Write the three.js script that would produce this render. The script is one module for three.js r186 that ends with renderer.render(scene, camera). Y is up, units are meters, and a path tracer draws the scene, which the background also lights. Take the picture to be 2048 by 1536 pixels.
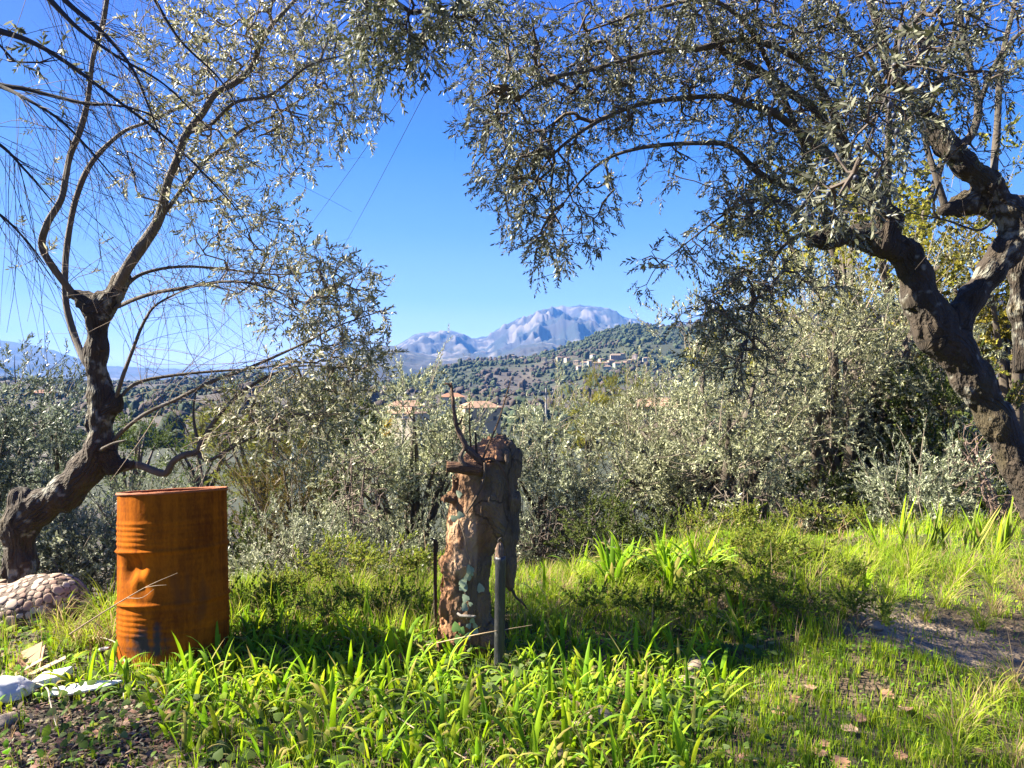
import * as THREE from 'three';
import { mergeGeometries, mergeVertices } from 'three/addons/utils/BufferGeometryUtils.js';

// ============================================================ camera, sky, sun, exposure
const EYE = 1.58, FPX = 1540, HORIZON = 740;
const scene = new THREE.Scene();
const camera = new THREE.PerspectiveCamera(2 * Math.atan(768 / FPX) * 180 / Math.PI, 2048 / 1536, 0.05, 40000);
const PITCH = -Math.atan((768 - HORIZON) / FPX);
camera.position.set(0, EYE, 0);
camera.rotation.set(PITCH, 0, 0);
scene.add(camera);

const SUN_EL = 36 * Math.PI / 180, SUN_BACK = 9 * Math.PI / 180;
const sunDir = new THREE.Vector3(-Math.cos(SUN_EL) * Math.cos(SUN_BACK), Math.sin(SUN_EL), -Math.cos(SUN_EL) * Math.sin(SUN_BACK));
const sun = new THREE.DirectionalLight(new THREE.Color(1.0, 0.91, 0.75), 5);
sun.position.copy(sunDir).multiplyScalar(60);
sun.castShadow = true; sun.shadow.mapSize.set(4096, 4096);
Object.assign(sun.shadow.camera, { left: -16, right: 16, top: 16, bottom: -16, near: 1, far: 140 });
scene.add(sun, sun.target);

{ // clear winter sky: deep blue overhead, paler to the horizon and a little toward the sun
  const W = 512, H = 256, data = new Float32Array(W * H * 4);
  const stops = [[-90, 0.10, 0.10, 0.08], [-0.5, 0.16, 0.18, 0.18], [0, 0.54, 0.57, 0.72], [5, 0.175, 0.30, 0.54], [10, 0.080, 0.20, 0.49], [16, 0.028, 0.130, 0.45], [25, 0.007, 0.063, 0.35], [45, 0.006, 0.046, 0.27], [90, 0.005, 0.038, 0.22]];
  for (let j = 0; j < H; j++) {
    const el = (j + 0.5) / H * 180 - 90, y = Math.sin(el * Math.PI / 180), c = Math.cos(el * Math.PI / 180);
    let k = 0; while (k < stops.length - 2 && el > stops[k + 1][0]) k++;
    const a = stops[k], b = stops[k + 1], t = Math.min(1, Math.max(0, (el - a[0]) / (b[0] - a[0])));
    for (let i = 0; i < W; i++) {
      const az = (i + 0.5) / W * 2 * Math.PI - Math.PI, cosS = Math.cos(az) * c * sunDir.x + y * sunDir.y + Math.sin(az) * c * sunDir.z;
      const g = 0.13 * Math.pow(Math.max(0, 0.5 + 0.5 * cosS), 4) + 0.5 * Math.pow(Math.max(0, cosS), 24);
      for (let q = 0; q < 3; q++) data[(j * W + i) * 4 + q] = 0.445 * (a[q + 1] + (b[q + 1] - a[q + 1]) * t + g * [0.58, 0.68, 0.95][q] * (el > -1 ? 1 : 0));
      data[(j * W + i) * 4 + 3] = 1;
    }
  }
  const sky = new THREE.DataTexture(data, W, H, THREE.RGBAFormat, THREE.FloatType);
  sky.mapping = THREE.EquirectangularReflectionMapping; sky.magFilter = sky.minFilter = THREE.LinearFilter; sky.needsUpdate = true;
  scene.background = sky; scene.environment = sky;
}
const renderer = new THREE.WebGLRenderer({ antialias: true });
renderer.toneMapping = THREE.LinearToneMapping;
renderer.toneMappingExposure = 5.4;
renderer.shadowMap.enabled = true;

// ============================================================ helpers
const V = (x, y, z) => new THREE.Vector3(x, y, z);
let seed = 12345;
const reseed = (s) => { seed = s | 0; };
const R = () => { seed = (seed + 0x6d2b79f5) | 0; let t = Math.imul(seed ^ (seed >>> 15), 1 | seed); t = (t + Math.imul(t ^ (t >>> 7), 61 | t)) ^ t; return ((t ^ (t >>> 14)) >>> 0) / 4294967296; };
const rr = (a, b) => a + (b - a) * R();
const pick = (a) => a[Math.floor(R() * a.length)];
const clamp = (x, a = 0, b = 1) => Math.min(b, Math.max(a, x));
const lerp = (a, b, t) => a + (b - a) * t;
const sm = (a, b, x) => { const t = clamp((x - a) / (b - a)); return t * t * (3 - 2 * t); };
const gauss = () => (R() + R() + R() + R() - 2) * 1.0;
function hash(i, j, k) { let h = Math.imul(i, 374761393) ^ Math.imul(j, 668265263) ^ Math.imul(k, 2147483647 ^ 0x51ab3d); h = Math.imul(h ^ (h >>> 13), 1274126177); return ((h ^ (h >>> 16)) >>> 0) / 4294967296; }
function noise(x, y, z, p = 0) { // value noise, -1..1; p: period
  const i = Math.floor(x), j = Math.floor(y), k = Math.floor(z), fx = x - i, fy = y - j, fz = z - k;
  const u = fx * fx * (3 - 2 * fx), v = fy * fy * (3 - 2 * fy), w = fz * fz * (3 - 2 * fz);
  const m = p ? (a) => ((a % p) + p) % p : (a) => a;
  const h = (a, b, c) => hash(m(i + a), m(j + b), k + c);
  return 2 * lerp(lerp(lerp(h(0, 0, 0), h(1, 0, 0), u), lerp(h(0, 1, 0), h(1, 1, 0), u), v), lerp(lerp(h(0, 0, 1), h(1, 0, 1), u), lerp(h(0, 1, 1), h(1, 1, 1), u), v), w) - 1;
}
function fbm(x, y, z, n = 4, p = 0) { let s = 0, a = 0.5, q = p; for (let k = 0; k < n; k++) { s += a * noise(x, y, z + k * 17, q); x *= 2; y *= 2; z *= 2; q *= 2; a *= 0.5; } return s; }
const ridge = (x, y, z, n = 4) => { let s = 0, a = 0.5; for (let k = 0; k < n; k++) { s += a * (1 - 2 * Math.abs(noise(x, y, z + k * 31))); x *= 2.03; y *= 2.03; z *= 2.03; a *= 0.5; } return s; };
function table(t, x) { if (x <= t[0][0]) return t[0][1]; for (let k = 1; k < t.length; k++) if (x <= t[k][0]) return lerp(t[k - 1][1], t[k][1], (x - t[k - 1][0]) / (t[k][0] - t[k - 1][0])); return t[t.length - 1][1]; }

const CP = Math.cos(PITCH), SP = Math.sin(PITCH);
function at(px, py, d) { // the point that lies d metres down the view axis and shows at that place of the photograph
  const x = (px - 1024) / FPX * d, y = -(py - 768) / FPX * d, z = -d;
  return V(x, EYE + y * CP - z * SP, y * SP + z * CP);
}

const taken = new Map();
function numbered(name) { const n = taken.get(name) ?? 0; taken.set(name, n + 1); return n ? `${name}_${String(n).padStart(3, '0')}` : name; }
function shade(o) { o.traverse((m) => { if (m.isMesh) { m.castShadow = true; m.receiveShadow = true; } }); return o; }
function thing(name, label, category, pos = V(0, 0, 0), group) {
  const o = new THREE.Group(); o.name = numbered(name); o.position.copy(pos); o.userData = { label, category };
  if (group) o.userData.group = group;
  scene.add(o); return o;
}
function part(name, geo, mat, parent, stuff, label) {
  const m = new THREE.Mesh(geo, mat); m.name = name; m.castShadow = m.receiveShadow = true;
  if (stuff) m.userData.kind = 'stuff';
  if (label) m.userData.label = label;
  parent.add(m); return m;
}
function solo(name, geo, mat, label, category, pos = V(0, 0, 0), group) {
  const m = new THREE.Mesh(geo, mat); m.name = numbered(name); m.position.copy(pos); m.userData = { label, category };
  if (group) m.userData.group = group;
  m.castShadow = m.receiveShadow = true; scene.add(m); return m;
}
function structure(name, geo, mat) { const m = new THREE.Mesh(geo, mat); m.name = numbered(name); m.userData.kind = 'structure'; m.castShadow = m.receiveShadow = true; scene.add(m); return m; }
function copyOf(o, pos, turn = 0, scale = 1, label) {
  const c = o.clone(); c.name = numbered(o.name.replace(/_\d+$/, '')); c.position.copy(pos); c.rotation.y = turn; c.scale.setScalar(scale);
  c.userData = { ...o.userData }; if (label) c.userData.label = label;
  scene.add(c); return c;
}
function instanced(name, geo, mat, list, parent, kindStuff = true) { // list of {m: Matrix4, c: [r,g,b]}
  const im = new THREE.InstancedMesh(geo, mat, list.length); im.name = name;
  const c = new THREE.Color();
  list.forEach((e, i) => { im.setMatrixAt(i, e.m); im.setColorAt(i, c.setRGB(...e.c)); });
  if (kindStuff) im.userData.kind = 'stuff';
  im.castShadow = im.receiveShadow = true; parent.add(im); return im;
}
function geoOf(pos, idx, col, uv) {
  const g = new THREE.BufferGeometry();
  g.setAttribute('position', new THREE.Float32BufferAttribute(pos, 3));
  if (uv) g.setAttribute('uv', new THREE.Float32BufferAttribute(uv, 2));
  if (col) g.setAttribute('color', new THREE.Float32BufferAttribute(col, 3));
  g.setIndex(idx); g.computeVertexNormals(); return g;
}
class MB { // a mesh that grows
  constructor() { this.p = []; this.i = []; this.c = []; this.u = []; }
  v(x, y, z, c, u = 0, w = 0) { this.p.push(x, y, z); this.c.push(c[0], c[1], c[2]); this.u.push(u, w); return this.p.length / 3 - 1; }
  geo() { return geoOf(this.p, this.i, this.c, this.u); }
  // tube through points with radii; every ring noisy if rough > 0
  tube(pts, rad, sides, col = [1, 1, 1], rough = 0, cap = true, freq = 9) {
    const n = pts.length; let t = pts[1].clone().sub(pts[0]).normalize();
    let s = Math.abs(t.y) < 0.9 ? V(0, 1, 0).cross(t).normalize() : V(1, 0, 0).cross(t).normalize(), b = t.clone().cross(s), prev = [], len = 0;
    const cf = typeof col === 'function' ? col : () => col;
    for (let k = 0; k < n; k++) {
      const q = (k < n - 1 ? pts[k + 1].clone().sub(pts[Math.max(0, k - 1)]) : pts[k].clone().sub(pts[k - 1])).normalize();
      s.sub(q.clone().multiplyScalar(s.dot(q))).normalize(); b = q.clone().cross(s);
      if (k) len += pts[k].distanceTo(pts[k - 1]);
      const ring = [];
      for (let j = 0; j <= sides; j++) {
        const a = j / sides * Math.PI * 2, ca = Math.cos(a), sa = Math.sin(a);
        let r = rad[k];
        if (rough) { const jj = (j % sides) / sides * Math.PI * 2; r *= 1 + rough * (fbm(Math.cos(jj) * 1.7 + pts[0].x * 3, Math.sin(jj) * 1.7 + pts[0].y * 5, len * freq * 0.35, 3) * 1.5 + 0.5 * noise(Math.cos(jj) * 4, Math.sin(jj) * 4, len * freq + 3)); }
        const x = pts[k].x + (s.x * ca + b.x * sa) * r, y = pts[k].y + (s.y * ca + b.y * sa) * r, z = pts[k].z + (s.z * ca + b.z * sa) * r;
        ring.push(this.v(x, y, z, cf(V(x, y, z), k / (n - 1)), a * 0.12, len));
      }
      if (k) for (let j = 0; j < sides; j++) this.i.push(prev[j], prev[j + 1], ring[j], prev[j + 1], ring[j + 1], ring[j]);
      prev = ring;
      if (cap && (k === 0 || k === n - 1)) {
        const c = this.v(pts[k].x, pts[k].y, pts[k].z, cf(pts[k], k / (n - 1)), 0, len);
        for (let j = 0; j < sides; j++) k === 0 ? this.i.push(c, ring[j + 1], ring[j]) : this.i.push(c, ring[j], ring[j + 1]);
      }
    }
    return this;
  }
  box(x0, y0, z0, x1, y1, z1, c) {
    for (const [a, b, d, e] of [[[x0, y0, z1], [x1, y0, z1], [x1, y1, z1], [x0, y1, z1]], [[x1, y0, z0], [x0, y0, z0], [x0, y1, z0], [x1, y1, z0]], [[x0, y0, z0], [x0, y0, z1], [x0, y1, z1], [x0, y1, z0]], [[x1, y0, z1], [x1, y0, z0], [x1, y1, z0], [x1, y1, z1]], [[x0, y1, z1], [x1, y1, z1], [x1, y1, z0], [x0, y1, z0]], [[x0, y0, z0], [x1, y0, z0], [x1, y0, z1], [x0, y0, z1]]]) {
      const k = [a, b, d, e].map((q) => this.v(...q, c)); this.i.push(k[0], k[1], k[2], k[0], k[2], k[3]);
    }
    return this;
  }
}
const spline = (pts, n) => new THREE.CatmullRomCurve3(pts, false, 'centripetal').getPoints(n);
function spline2(pts, rads, step = 0.05) { // points and radii every step metres
  let L = 0; for (let k = 1; k < pts.length; k++) L += pts[k].distanceTo(pts[k - 1]);
  const n = Math.max(3, Math.ceil(L / step)), c = new THREE.CatmullRomCurve3(pts, false, 'centripetal'), p = [], r = [];
  for (let k = 0; k <= n; k++) { const t = k / n, f = t * (rads.length - 1), a = Math.min(rads.length - 2, Math.floor(f)); p.push(c.getPoint(t)); r.push(lerp(rads[a], rads[a + 1], f - a)); }
  return [p, r];
}
function shift(geo, b) { geo.translate(-b.x, -b.y, -b.z); return geo; }

// surface nets of a distance field inside a box
function nets(f, lo, hi, cell, colour, uvOf) {
  const nx = Math.ceil((hi.x - lo.x) / cell) + 1, ny = Math.ceil((hi.y - lo.y) / cell) + 1, nz = Math.ceil((hi.z - lo.z) / cell) + 1;
  const F = new Float32Array(nx * ny * nz), id = new Int32Array(nx * ny * nz).fill(-1), at3 = (i, j, k) => (k * ny + j) * nx + i;
  const S = 6, far = S * cell * 0.9 + 0.12; // whole blocks that lie far from the surface get one value
  for (let k0 = 0; k0 < nz; k0 += S) for (let j0 = 0; j0 < ny; j0 += S) for (let i0 = 0; i0 < nx; i0 += S) {
    const c = f(lo.x + (i0 + S / 2) * cell, lo.y + (j0 + S / 2) * cell, lo.z + (k0 + S / 2) * cell), skip = Math.abs(c) > far;
    for (let k = k0; k < Math.min(nz, k0 + S); k++) for (let j = j0; j < Math.min(ny, j0 + S); j++) for (let i = i0; i < Math.min(nx, i0 + S); i++) F[at3(i, j, k)] = skip ? c : f(lo.x + i * cell, lo.y + j * cell, lo.z + k * cell);
  }
  const pos = [], col = [], uv = [], idx = [];
  for (let k = 0; k < nz - 1; k++) for (let j = 0; j < ny - 1; j++) for (let i = 0; i < nx - 1; i++) {
    let m = 0; const d = [];
    for (let q = 0; q < 8; q++) { const v = F[at3(i + (q & 1), j + ((q >> 1) & 1), k + (q >> 2))]; d.push(v); if (v < 0) m |= 1 << q; }
    if (m === 0 || m === 255) continue;
    let sx = 0, sy = 0, sz = 0, c = 0;
    for (const [a, b] of NETS_E) if ((d[a] < 0) !== (d[b] < 0)) {
      const t = d[a] / (d[a] - d[b]);
      sx += lerp(a & 1, b & 1, t); sy += lerp((a >> 1) & 1, (b >> 1) & 1, t); sz += lerp(a >> 2, b >> 2, t); c++;
    }
    id[at3(i, j, k)] = pos.length / 3;
    const x = lo.x + (i + sx / c) * cell, y = lo.y + (j + sy / c) * cell, z = lo.z + (k + sz / c) * cell;
    pos.push(x, y, z); col.push(...colour(x, y, z)); uv.push(...uvOf(x, y, z));
  }
  for (let k = 1; k < nz - 1; k++) for (let j = 1; j < ny - 1; j++) for (let i = 1; i < nx - 1; i++) {
    const a = F[at3(i, j, k)] < 0;
    const quad = (p, q, r, s, flip) => { if (p < 0 || q < 0 || r < 0 || s < 0) return; flip ? idx.push(p, r, q, p, s, r) : idx.push(p, q, r, p, r, s); };
    if (a !== F[at3(i + 1, j, k)] < 0) quad(id[at3(i, j - 1, k - 1)], id[at3(i, j, k - 1)], id[at3(i, j, k)], id[at3(i, j - 1, k)], !a);
    if (a !== F[at3(i, j + 1, k)] < 0) quad(id[at3(i - 1, j, k - 1)], id[at3(i - 1, j, k)], id[at3(i, j, k)], id[at3(i, j, k - 1)], !a);
    if (a !== F[at3(i, j, k + 1)] < 0) quad(id[at3(i - 1, j - 1, k)], id[at3(i, j - 1, k)], id[at3(i, j, k)], id[at3(i - 1, j, k)], !a);
  }
  return geoOf(pos, idx, col, uv);
}
const NETS_E = [[0, 1], [2, 3], [4, 5], [6, 7], [0, 2], [1, 3], [4, 6], [5, 7], [0, 4], [1, 5], [2, 6], [3, 7]];
function boneDist(x, y, z, B) { // signed distance to a tapered capsule, and the place along it
  const dx = B.b.x - B.a.x, dy = B.b.y - B.a.y, dz = B.b.z - B.a.z, px = x - B.a.x, py = y - B.a.y, pz = z - B.a.z;
  const t = clamp((px * dx + py * dy + pz * dz) / (dx * dx + dy * dy + dz * dz));
  const ex = px - dx * t, ey = py - dy * t, ez = pz - dz * t;
  return [Math.sqrt(ex * ex + ey * ey + ez * ez) - lerp(B.ra, B.rb, t), t];
}
const smin = (a, b, k) => { const h = Math.max(0, k - Math.abs(a - b)) / k; return Math.min(a, b) - h * h * k * 0.25; };
function chain(pts, rads) { const out = []; let len = 0; for (let k = 1; k < pts.length; k++) { out.push({ a: pts[k - 1], b: pts[k], ra: rads[k - 1], rb: rads[k], s: len }); len += pts[k].distanceTo(pts[k - 1]); } return out; }
function boneUv(bones) {
  return (x, y, z) => {
    let best = 1e9, B = bones[0], T = 0;
    for (const q of bones) { const [d, t] = boneDist(x, y, z, q); if (d < best) { best = d; B = q; T = t; } }
    const ax = B.b.clone().sub(B.a), L = ax.length(); ax.normalize();
    const s = (Math.abs(ax.z) < 0.8 ? V(0, 0, 1) : V(1, 0, 0)).cross(ax).normalize(), u = ax.clone().cross(s), e = V(x, y, z).sub(B.a);
    return [Math.atan2(e.dot(u), e.dot(s)) * 0.13, B.s + T * L];
  };
}
function boneField(bones, k, rough) {
  return (x, y, z) => {
    let d = 1e3; for (const B of bones) { const q = boneDist(x, y, z, B)[0]; if (q < d + k) d = smin(d, q, k); }
    return d < 0.09 && d > -0.09 ? d + rough(x, y, z) : d;
  };
}
function boundsOf(bones, pad) { const lo = V(1e9, 1e9, 1e9), hi = V(-1e9, -1e9, -1e9); for (const B of bones) for (const [p, r] of [[B.a, B.ra], [B.b, B.rb]]) { lo.min(p.clone().addScalar(-r - pad)); hi.max(p.clone().addScalar(r + pad)); } return [lo, hi]; }

// ============================================================ textures and materials
function tex(size, fn, srgb = false, repeat) {
  const d = new Uint8Array(size * size * 4);
  for (let j = 0; j < size; j++) for (let i = 0; i < size; i++) { const c = fn(i / size, j / size); const o = (j * size + i) * 4; for (let q = 0; q < 3; q++) d[o + q] = clamp(c[q] ?? c[0]) * 255; d[o + 3] = 255; }
  const t = new THREE.DataTexture(d, size, size, THREE.RGBAFormat);
  t.wrapS = t.wrapT = THREE.RepeatWrapping; t.magFilter = THREE.LinearFilter; t.minFilter = THREE.LinearFilter; if (srgb) t.colorSpace = THREE.SRGBColorSpace;
  if (repeat) t.repeat.set(...repeat); t.needsUpdate = true; return t;
}
const barkBump = tex(512, (u, v) => { const w = 0.35 * fbm(u * 6, v * 6, 3, 3, 6); const r = 1 - Math.abs(noise(u * 14 + w * 3, v * 5 + w, 7, 0)); const e = Math.min(1, Math.min(u, 1 - u) * 12); return [clamp((0.25 + 0.6 * Math.pow(r, 2.2)) * e + 0.45 * (1 - e) + 0.35 * fbm(u * 40, v * 26, 9, 3, 0))]; }, false, [2.2, 2.2]);
const grainBump = tex(256, (u, v) => [0.5 + 0.6 * fbm(u * 16, v * 16, 5, 4, 16)], false, [6, 6]);
const soilMap = tex(512, (u, v) => { const a = fbm(u * 10, v * 10, 1, 4, 10), b = fbm(u * 60, v * 60, 4, 3, 60), k = 0.78 + 0.4 * a + 0.55 * b; return [k, k * 0.98, k * 0.94]; }, false, [0.8, 0.8]);
const soilBump = tex(512, (u, v) => [0.5 + 0.4 * fbm(u * 14, v * 14, 2, 4, 14) + 0.5 * fbm(u * 64, v * 64, 6, 3, 64)], false, [0.8, 0.8]);

const M = {
  bark: new THREE.MeshStandardMaterial({ name: 'olive_bark', color: new THREE.Color(0.62, 0.62, 0.62), vertexColors: true, roughness: 0.92, bumpMap: barkBump, bumpScale: 0.022 }),
  limb: new THREE.MeshStandardMaterial({ name: 'smooth_bark', color: new THREE.Color(0.68, 0.68, 0.68), vertexColors: true, roughness: 0.85, bumpMap: grainBump, bumpScale: 0.003 }),
  twig: new THREE.MeshStandardMaterial({ name: 'twig', color: new THREE.Color(0.72, 0.72, 0.72), vertexColors: true, roughness: 0.85 }),
  rot: new THREE.MeshStandardMaterial({ name: 'weathered_wood', color: new THREE.Color(0.8, 0.8, 0.8), vertexColors: true, roughness: 0.95, bumpMap: barkBump, bumpScale: 0.014 }),
  olive: new THREE.MeshPhysicalMaterial({ name: 'olive_leaf', color: new THREE.Color(0.76, 0.76, 0.76), vertexColors: true, roughness: 1, transmission: 0.25, thickness: 0, specularIntensity: 0.5, clearcoat: 0.55, clearcoatRoughness: 0.42, side: THREE.DoubleSide }),
  leaf: new THREE.MeshPhysicalMaterial({ name: 'soft_leaf', color: new THREE.Color(1.0, 0.92, 0.85), vertexColors: true, roughness: 1, specularIntensity: 0.2, transmission: 0.5, thickness: 0, clearcoat: 0.1, clearcoatRoughness: 0.45, side: THREE.DoubleSide }),
  dry: new THREE.MeshPhysicalMaterial({ name: 'dry_leaf', color: new THREE.Color(0.75, 0.75, 0.75), vertexColors: true, roughness: 1, transmission: 0.2, thickness: 0, side: THREE.DoubleSide }),
  ground: new THREE.MeshStandardMaterial({ name: 'soil', color: new THREE.Color(0.72, 0.72, 0.72), vertexColors: true, map: soilMap, roughness: 0.97, bumpMap: soilBump, bumpScale: 0.03 }),
  hill: new THREE.MeshStandardMaterial({ name: 'hillside', color: new THREE.Color(0.72, 0.72, 0.72), vertexColors: true, roughness: 1 }),
  paint: new THREE.MeshStandardMaterial({ name: 'render_wall', color: new THREE.Color(0.6, 0.6, 0.6), vertexColors: true, roughness: 0.9 }),
  stone: new THREE.MeshStandardMaterial({ name: 'pebble', color: new THREE.Color(0.72, 0.72, 0.72), vertexColors: true, roughness: 0.8, bumpMap: grainBump, bumpScale: 0.004 }),
  glass: new THREE.MeshStandardMaterial({ name: 'window_dark', color: new THREE.Color(0.03, 0.035, 0.045), roughness: 0.15 }),
};

// ============================================================ ground: terrace, slope, valley, hillside
const ridgeY = [[-1400, 700], [-600, 742], [-100, 752], [120, 762], [280, 768], [400, 758], [480, 745], [560, 752], [660, 768], [760, 770], [850, 742], [920, 722], [1000, 716], [1060, 714], [1110, 700], [1160, 682], [1205, 662], [1262, 648], [1345, 650], [1450, 636], [1700, 610], [2048, 590], [2700, 600], [3600, 640]];
const edgeAt = (x) => table([[-12, 4.4], [-3, 5.0], [-1, 5.35], [0.5, 5.7], [2, 6.6], [4.5, 7.6], [12, 8]], x);
const dropT = [[0, 0], [0.4, 0.06], [1.2, 0.55], [3, 1.9], [7, 4.2], [20, 8.6], [60, 14], [120, 19], [300, 24], [600, 27], [700, 27]];
function groundY(x, z) {
  const d = -z;
  const flat = 0.05 * fbm(x * 0.9, z * 0.9, 1, 3) + 0.09 * sm(0.6, 2.2, x) * sm(4.0, 5.2, d) + 0.10 * sm(1.0, 1.7, x) * sm(3.55, 3.9, d) * (1 - sm(1.9, 2.6, x)) - 0.02 * sm(2, 2.4, x);
  if (d < 2) return flat;
  const t = d - edgeAt(x / Math.max(1, d / 6));
  if (t <= 0) return flat;
  let h = flat * Math.exp(-t * 0.5) - table(dropT, t) + (0.25 * fbm(x * 0.5, z * 0.5, 2, 3)) * sm(0.5, 4, t);
  if (d > 250) {
    const u = 1024 + FPX * x / d, rd = 1500 + 200 * noise(u / 260, 3, 1), top = (HORIZON - table(ridgeY, u)) / FPX * rd + EYE;
    const k = clamp((d - 430) / (rd - 430)), rise = Math.pow(k, 1.6);
    const bumps = (20 * ridge(x / 330, d / 330, 5, 3) + 6 * fbm(x / 60, d / 60, 8, 3) - 6) * sm(400, 700, d) * (1 - sm(rd * 0.72, rd * 0.98, d));
    h = lerp(h, top, rise) + bumps;
    if (d > rd) h = top - (d - rd) * 0.3;
  }
  return h;
}
{
  const rows = []; for (let d = -7; d < 2.6; d += 0.35) rows.push(d); for (let d = 2.6; d < 9; d += 0.075) rows.push(d); for (let d = 9; d < 2300; d *= 1.035) rows.push(d);
  const N = 250, mb = new MB();
  rows.forEach((d, j) => {
    const w = Math.max(9, 1.0 * d);
    for (let i = 0; i <= N; i++) {
      const x = (i / N * 2 - 1) * w, z = -d, y = groundY(x, z);
      let c;
      if (d < 60) {
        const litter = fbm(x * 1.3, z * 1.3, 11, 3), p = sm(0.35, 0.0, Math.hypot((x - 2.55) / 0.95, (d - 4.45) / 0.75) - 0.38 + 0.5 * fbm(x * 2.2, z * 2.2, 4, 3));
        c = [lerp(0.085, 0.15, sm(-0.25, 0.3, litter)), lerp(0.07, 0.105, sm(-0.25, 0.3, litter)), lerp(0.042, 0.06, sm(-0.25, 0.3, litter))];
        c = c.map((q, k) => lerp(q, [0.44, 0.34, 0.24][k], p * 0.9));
      } else {
        const g = fbm(x / 150, d / 190, 9, 4), b = fbm(x / 40, d / 50, 3, 3);
        c = g > -0.13 ? [0.042 + 0.015 * b, 0.055 + 0.015 * b, 0.022] : b > 0.16 ? [0.12, 0.10, 0.07] : [0.075 + 0.02 * b, 0.06 + 0.015 * b, 0.044];
      }
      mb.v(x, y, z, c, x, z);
      if (j && i) { const a = j * (N + 1) + i; mb.i.push(a - N - 2, a - N - 1, a - 1, a - N - 1, a, a - 1); }
    }
  });
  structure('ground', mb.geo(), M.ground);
}

// ============================================================ mountains
function mountain(name, prof, dRidge, dFoot, yFoot, step, rough, colour) {
  const mb = new MB(), u0 = prof[0][0], u1 = prof[prof.length - 1][0], cols = Math.round((u1 - u0) / step), rowsF = 52, rowsB = 8;
  for (let j = 0; j <= rowsF + rowsB; j++) {
    const s = Math.min(1, j / rowsF), back = Math.max(0, j - rowsF) / rowsB, d = lerp(dFoot, dRidge, s) + back * dRidge * 0.25;
    for (let i = 0; i <= cols; i++) {
      const u = lerp(u0, u1, i / cols), x = (u - 1024) / FPX * d;
      const px = table(prof, u) + 0.9 * noise(u / 9, 3, 2) + 0.6 * noise(u / 4, 9, 2), top = (HORIZON - px) / FPX * dRidge, foot = (HORIZON - yFoot) / FPX * dFoot;
      const env = Math.sin(Math.PI * s) * (1 - 0.9 * sm(0.7, 1, s));
      const gul = ridge(x / (dRidge * 0.034), d / (dRidge * 0.075), 2, 5), fine = fbm(x / (dRidge * 0.008), d / (dRidge * 0.012), 6, 3);
      let y = lerp(foot, top, Math.pow(s, 0.92)) + env * rough * Math.max(40, top - foot) * gul + env * rough * 0.22 * (top - foot) * fine - back * (top - foot) * 0.9;
      mb.v(x, y + EYE, -d, colour(u, s, gul, fine, x, d), x, d);
      if (j && i) { const a = j * (cols + 1) + i; mb.i.push(a - cols - 2, a - cols - 1, a - 1, a - cols - 1, a, a - 1); }
    }
  }
  return structure(name, mb.geo(), M.hill);
}
const rockOr = (rockAmt) => (u, s, gul, fine, x, d) => {
  const f = fbm(x / 260, d / 420, 4, 4), rock = sm(0.10, 0.34, f * 0.7 + fine * 0.7 + 0.25 * gul + rockAmt(u, s)), sc = sm(-0.15, 0.2, fbm(x / 500, d / 300, 12, 3));
  const base = [lerp(0.022, 0.036, sc), lerp(0.030, 0.035, sc), lerp(0.024, 0.033, sc)];
  return base.map((q, k) => lerp(q, [0.17, 0.148, 0.125][k], rock));
};
mountain('mountain', [[560, 742], [640, 720], [700, 702], [760, 700], [795, 690], [830, 668], [855, 664], [905, 661], [930, 669], [945, 677], [975, 672], [1005, 652], [1040, 636], [1060, 633], [1080, 621], [1105, 615], [1125, 611], [1140, 614], [1160, 609], [1180, 613], [1205, 614], [1225, 619], [1245, 633], [1262, 637], [1285, 640], [1310, 656], [1400, 690], [1500, 720]], 8000, 4300, 752, 3.0, 0.25,
  rockOr((u, s) => 0.34 * Math.exp(-(((u - 1160) / 85) ** 2)) * sm(0.45, 0.85, s) + 0.16 * Math.exp(-(((u - 1215) / 40) ** 2)) * sm(0.5, 0.7, s) + 0.12 * Math.exp(-(((u - 890) / 40) ** 2)) * sm(0.6, 0.9, s) - 0.12));
mountain('mountain', [[560, 745], [620, 740], [680, 712], [760, 690], [790, 692], [830, 704], [880, 716], [940, 706], [985, 716], [1040, 692], [1085, 684], [1130, 692], [1180, 712], [1260, 732], [1300, 745]], 4200, 2600, 775, 3.2, 0.2, rockOr((u, s) => 0.2 * Math.exp(-(((u - 1085) / 30) ** 2)) * sm(0.3, 0.7, s) - 0.16));
mountain('mountain', [[-900, 730], [-400, 700], [-120, 664], [0, 680], [40, 686], [90, 696], [140, 711], [200, 731], [280, 735], [360, 738], [420, 741], [500, 739], [600, 745]], 8500, 5200, 800, 5, 0.12, rockOr(() => -0.3));
mountain('mountain', [[-700, 720], [-200, 728], [0, 756], [60, 772], [120, 790], [200, 812], [320, 830]], 5200, 3600, 840, 5, 0.14, rockOr(() => -0.35));
mountain('mountain', [[440, 745], [490, 742], [530, 716], [560, 722], [640, 726], [662, 690], [680, 663], [696, 672], [712, 700], [760, 735]], 9500, 7000, 745, 3.2, 0.14, rockOr((u) => u > 640 ? -0.02 : -0.25));

if (!globalThis.NOFOG) scene.fog = new THREE.FogExp2(new THREE.Color(0.12, 0.37, 1.0), 0.000062);

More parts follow.
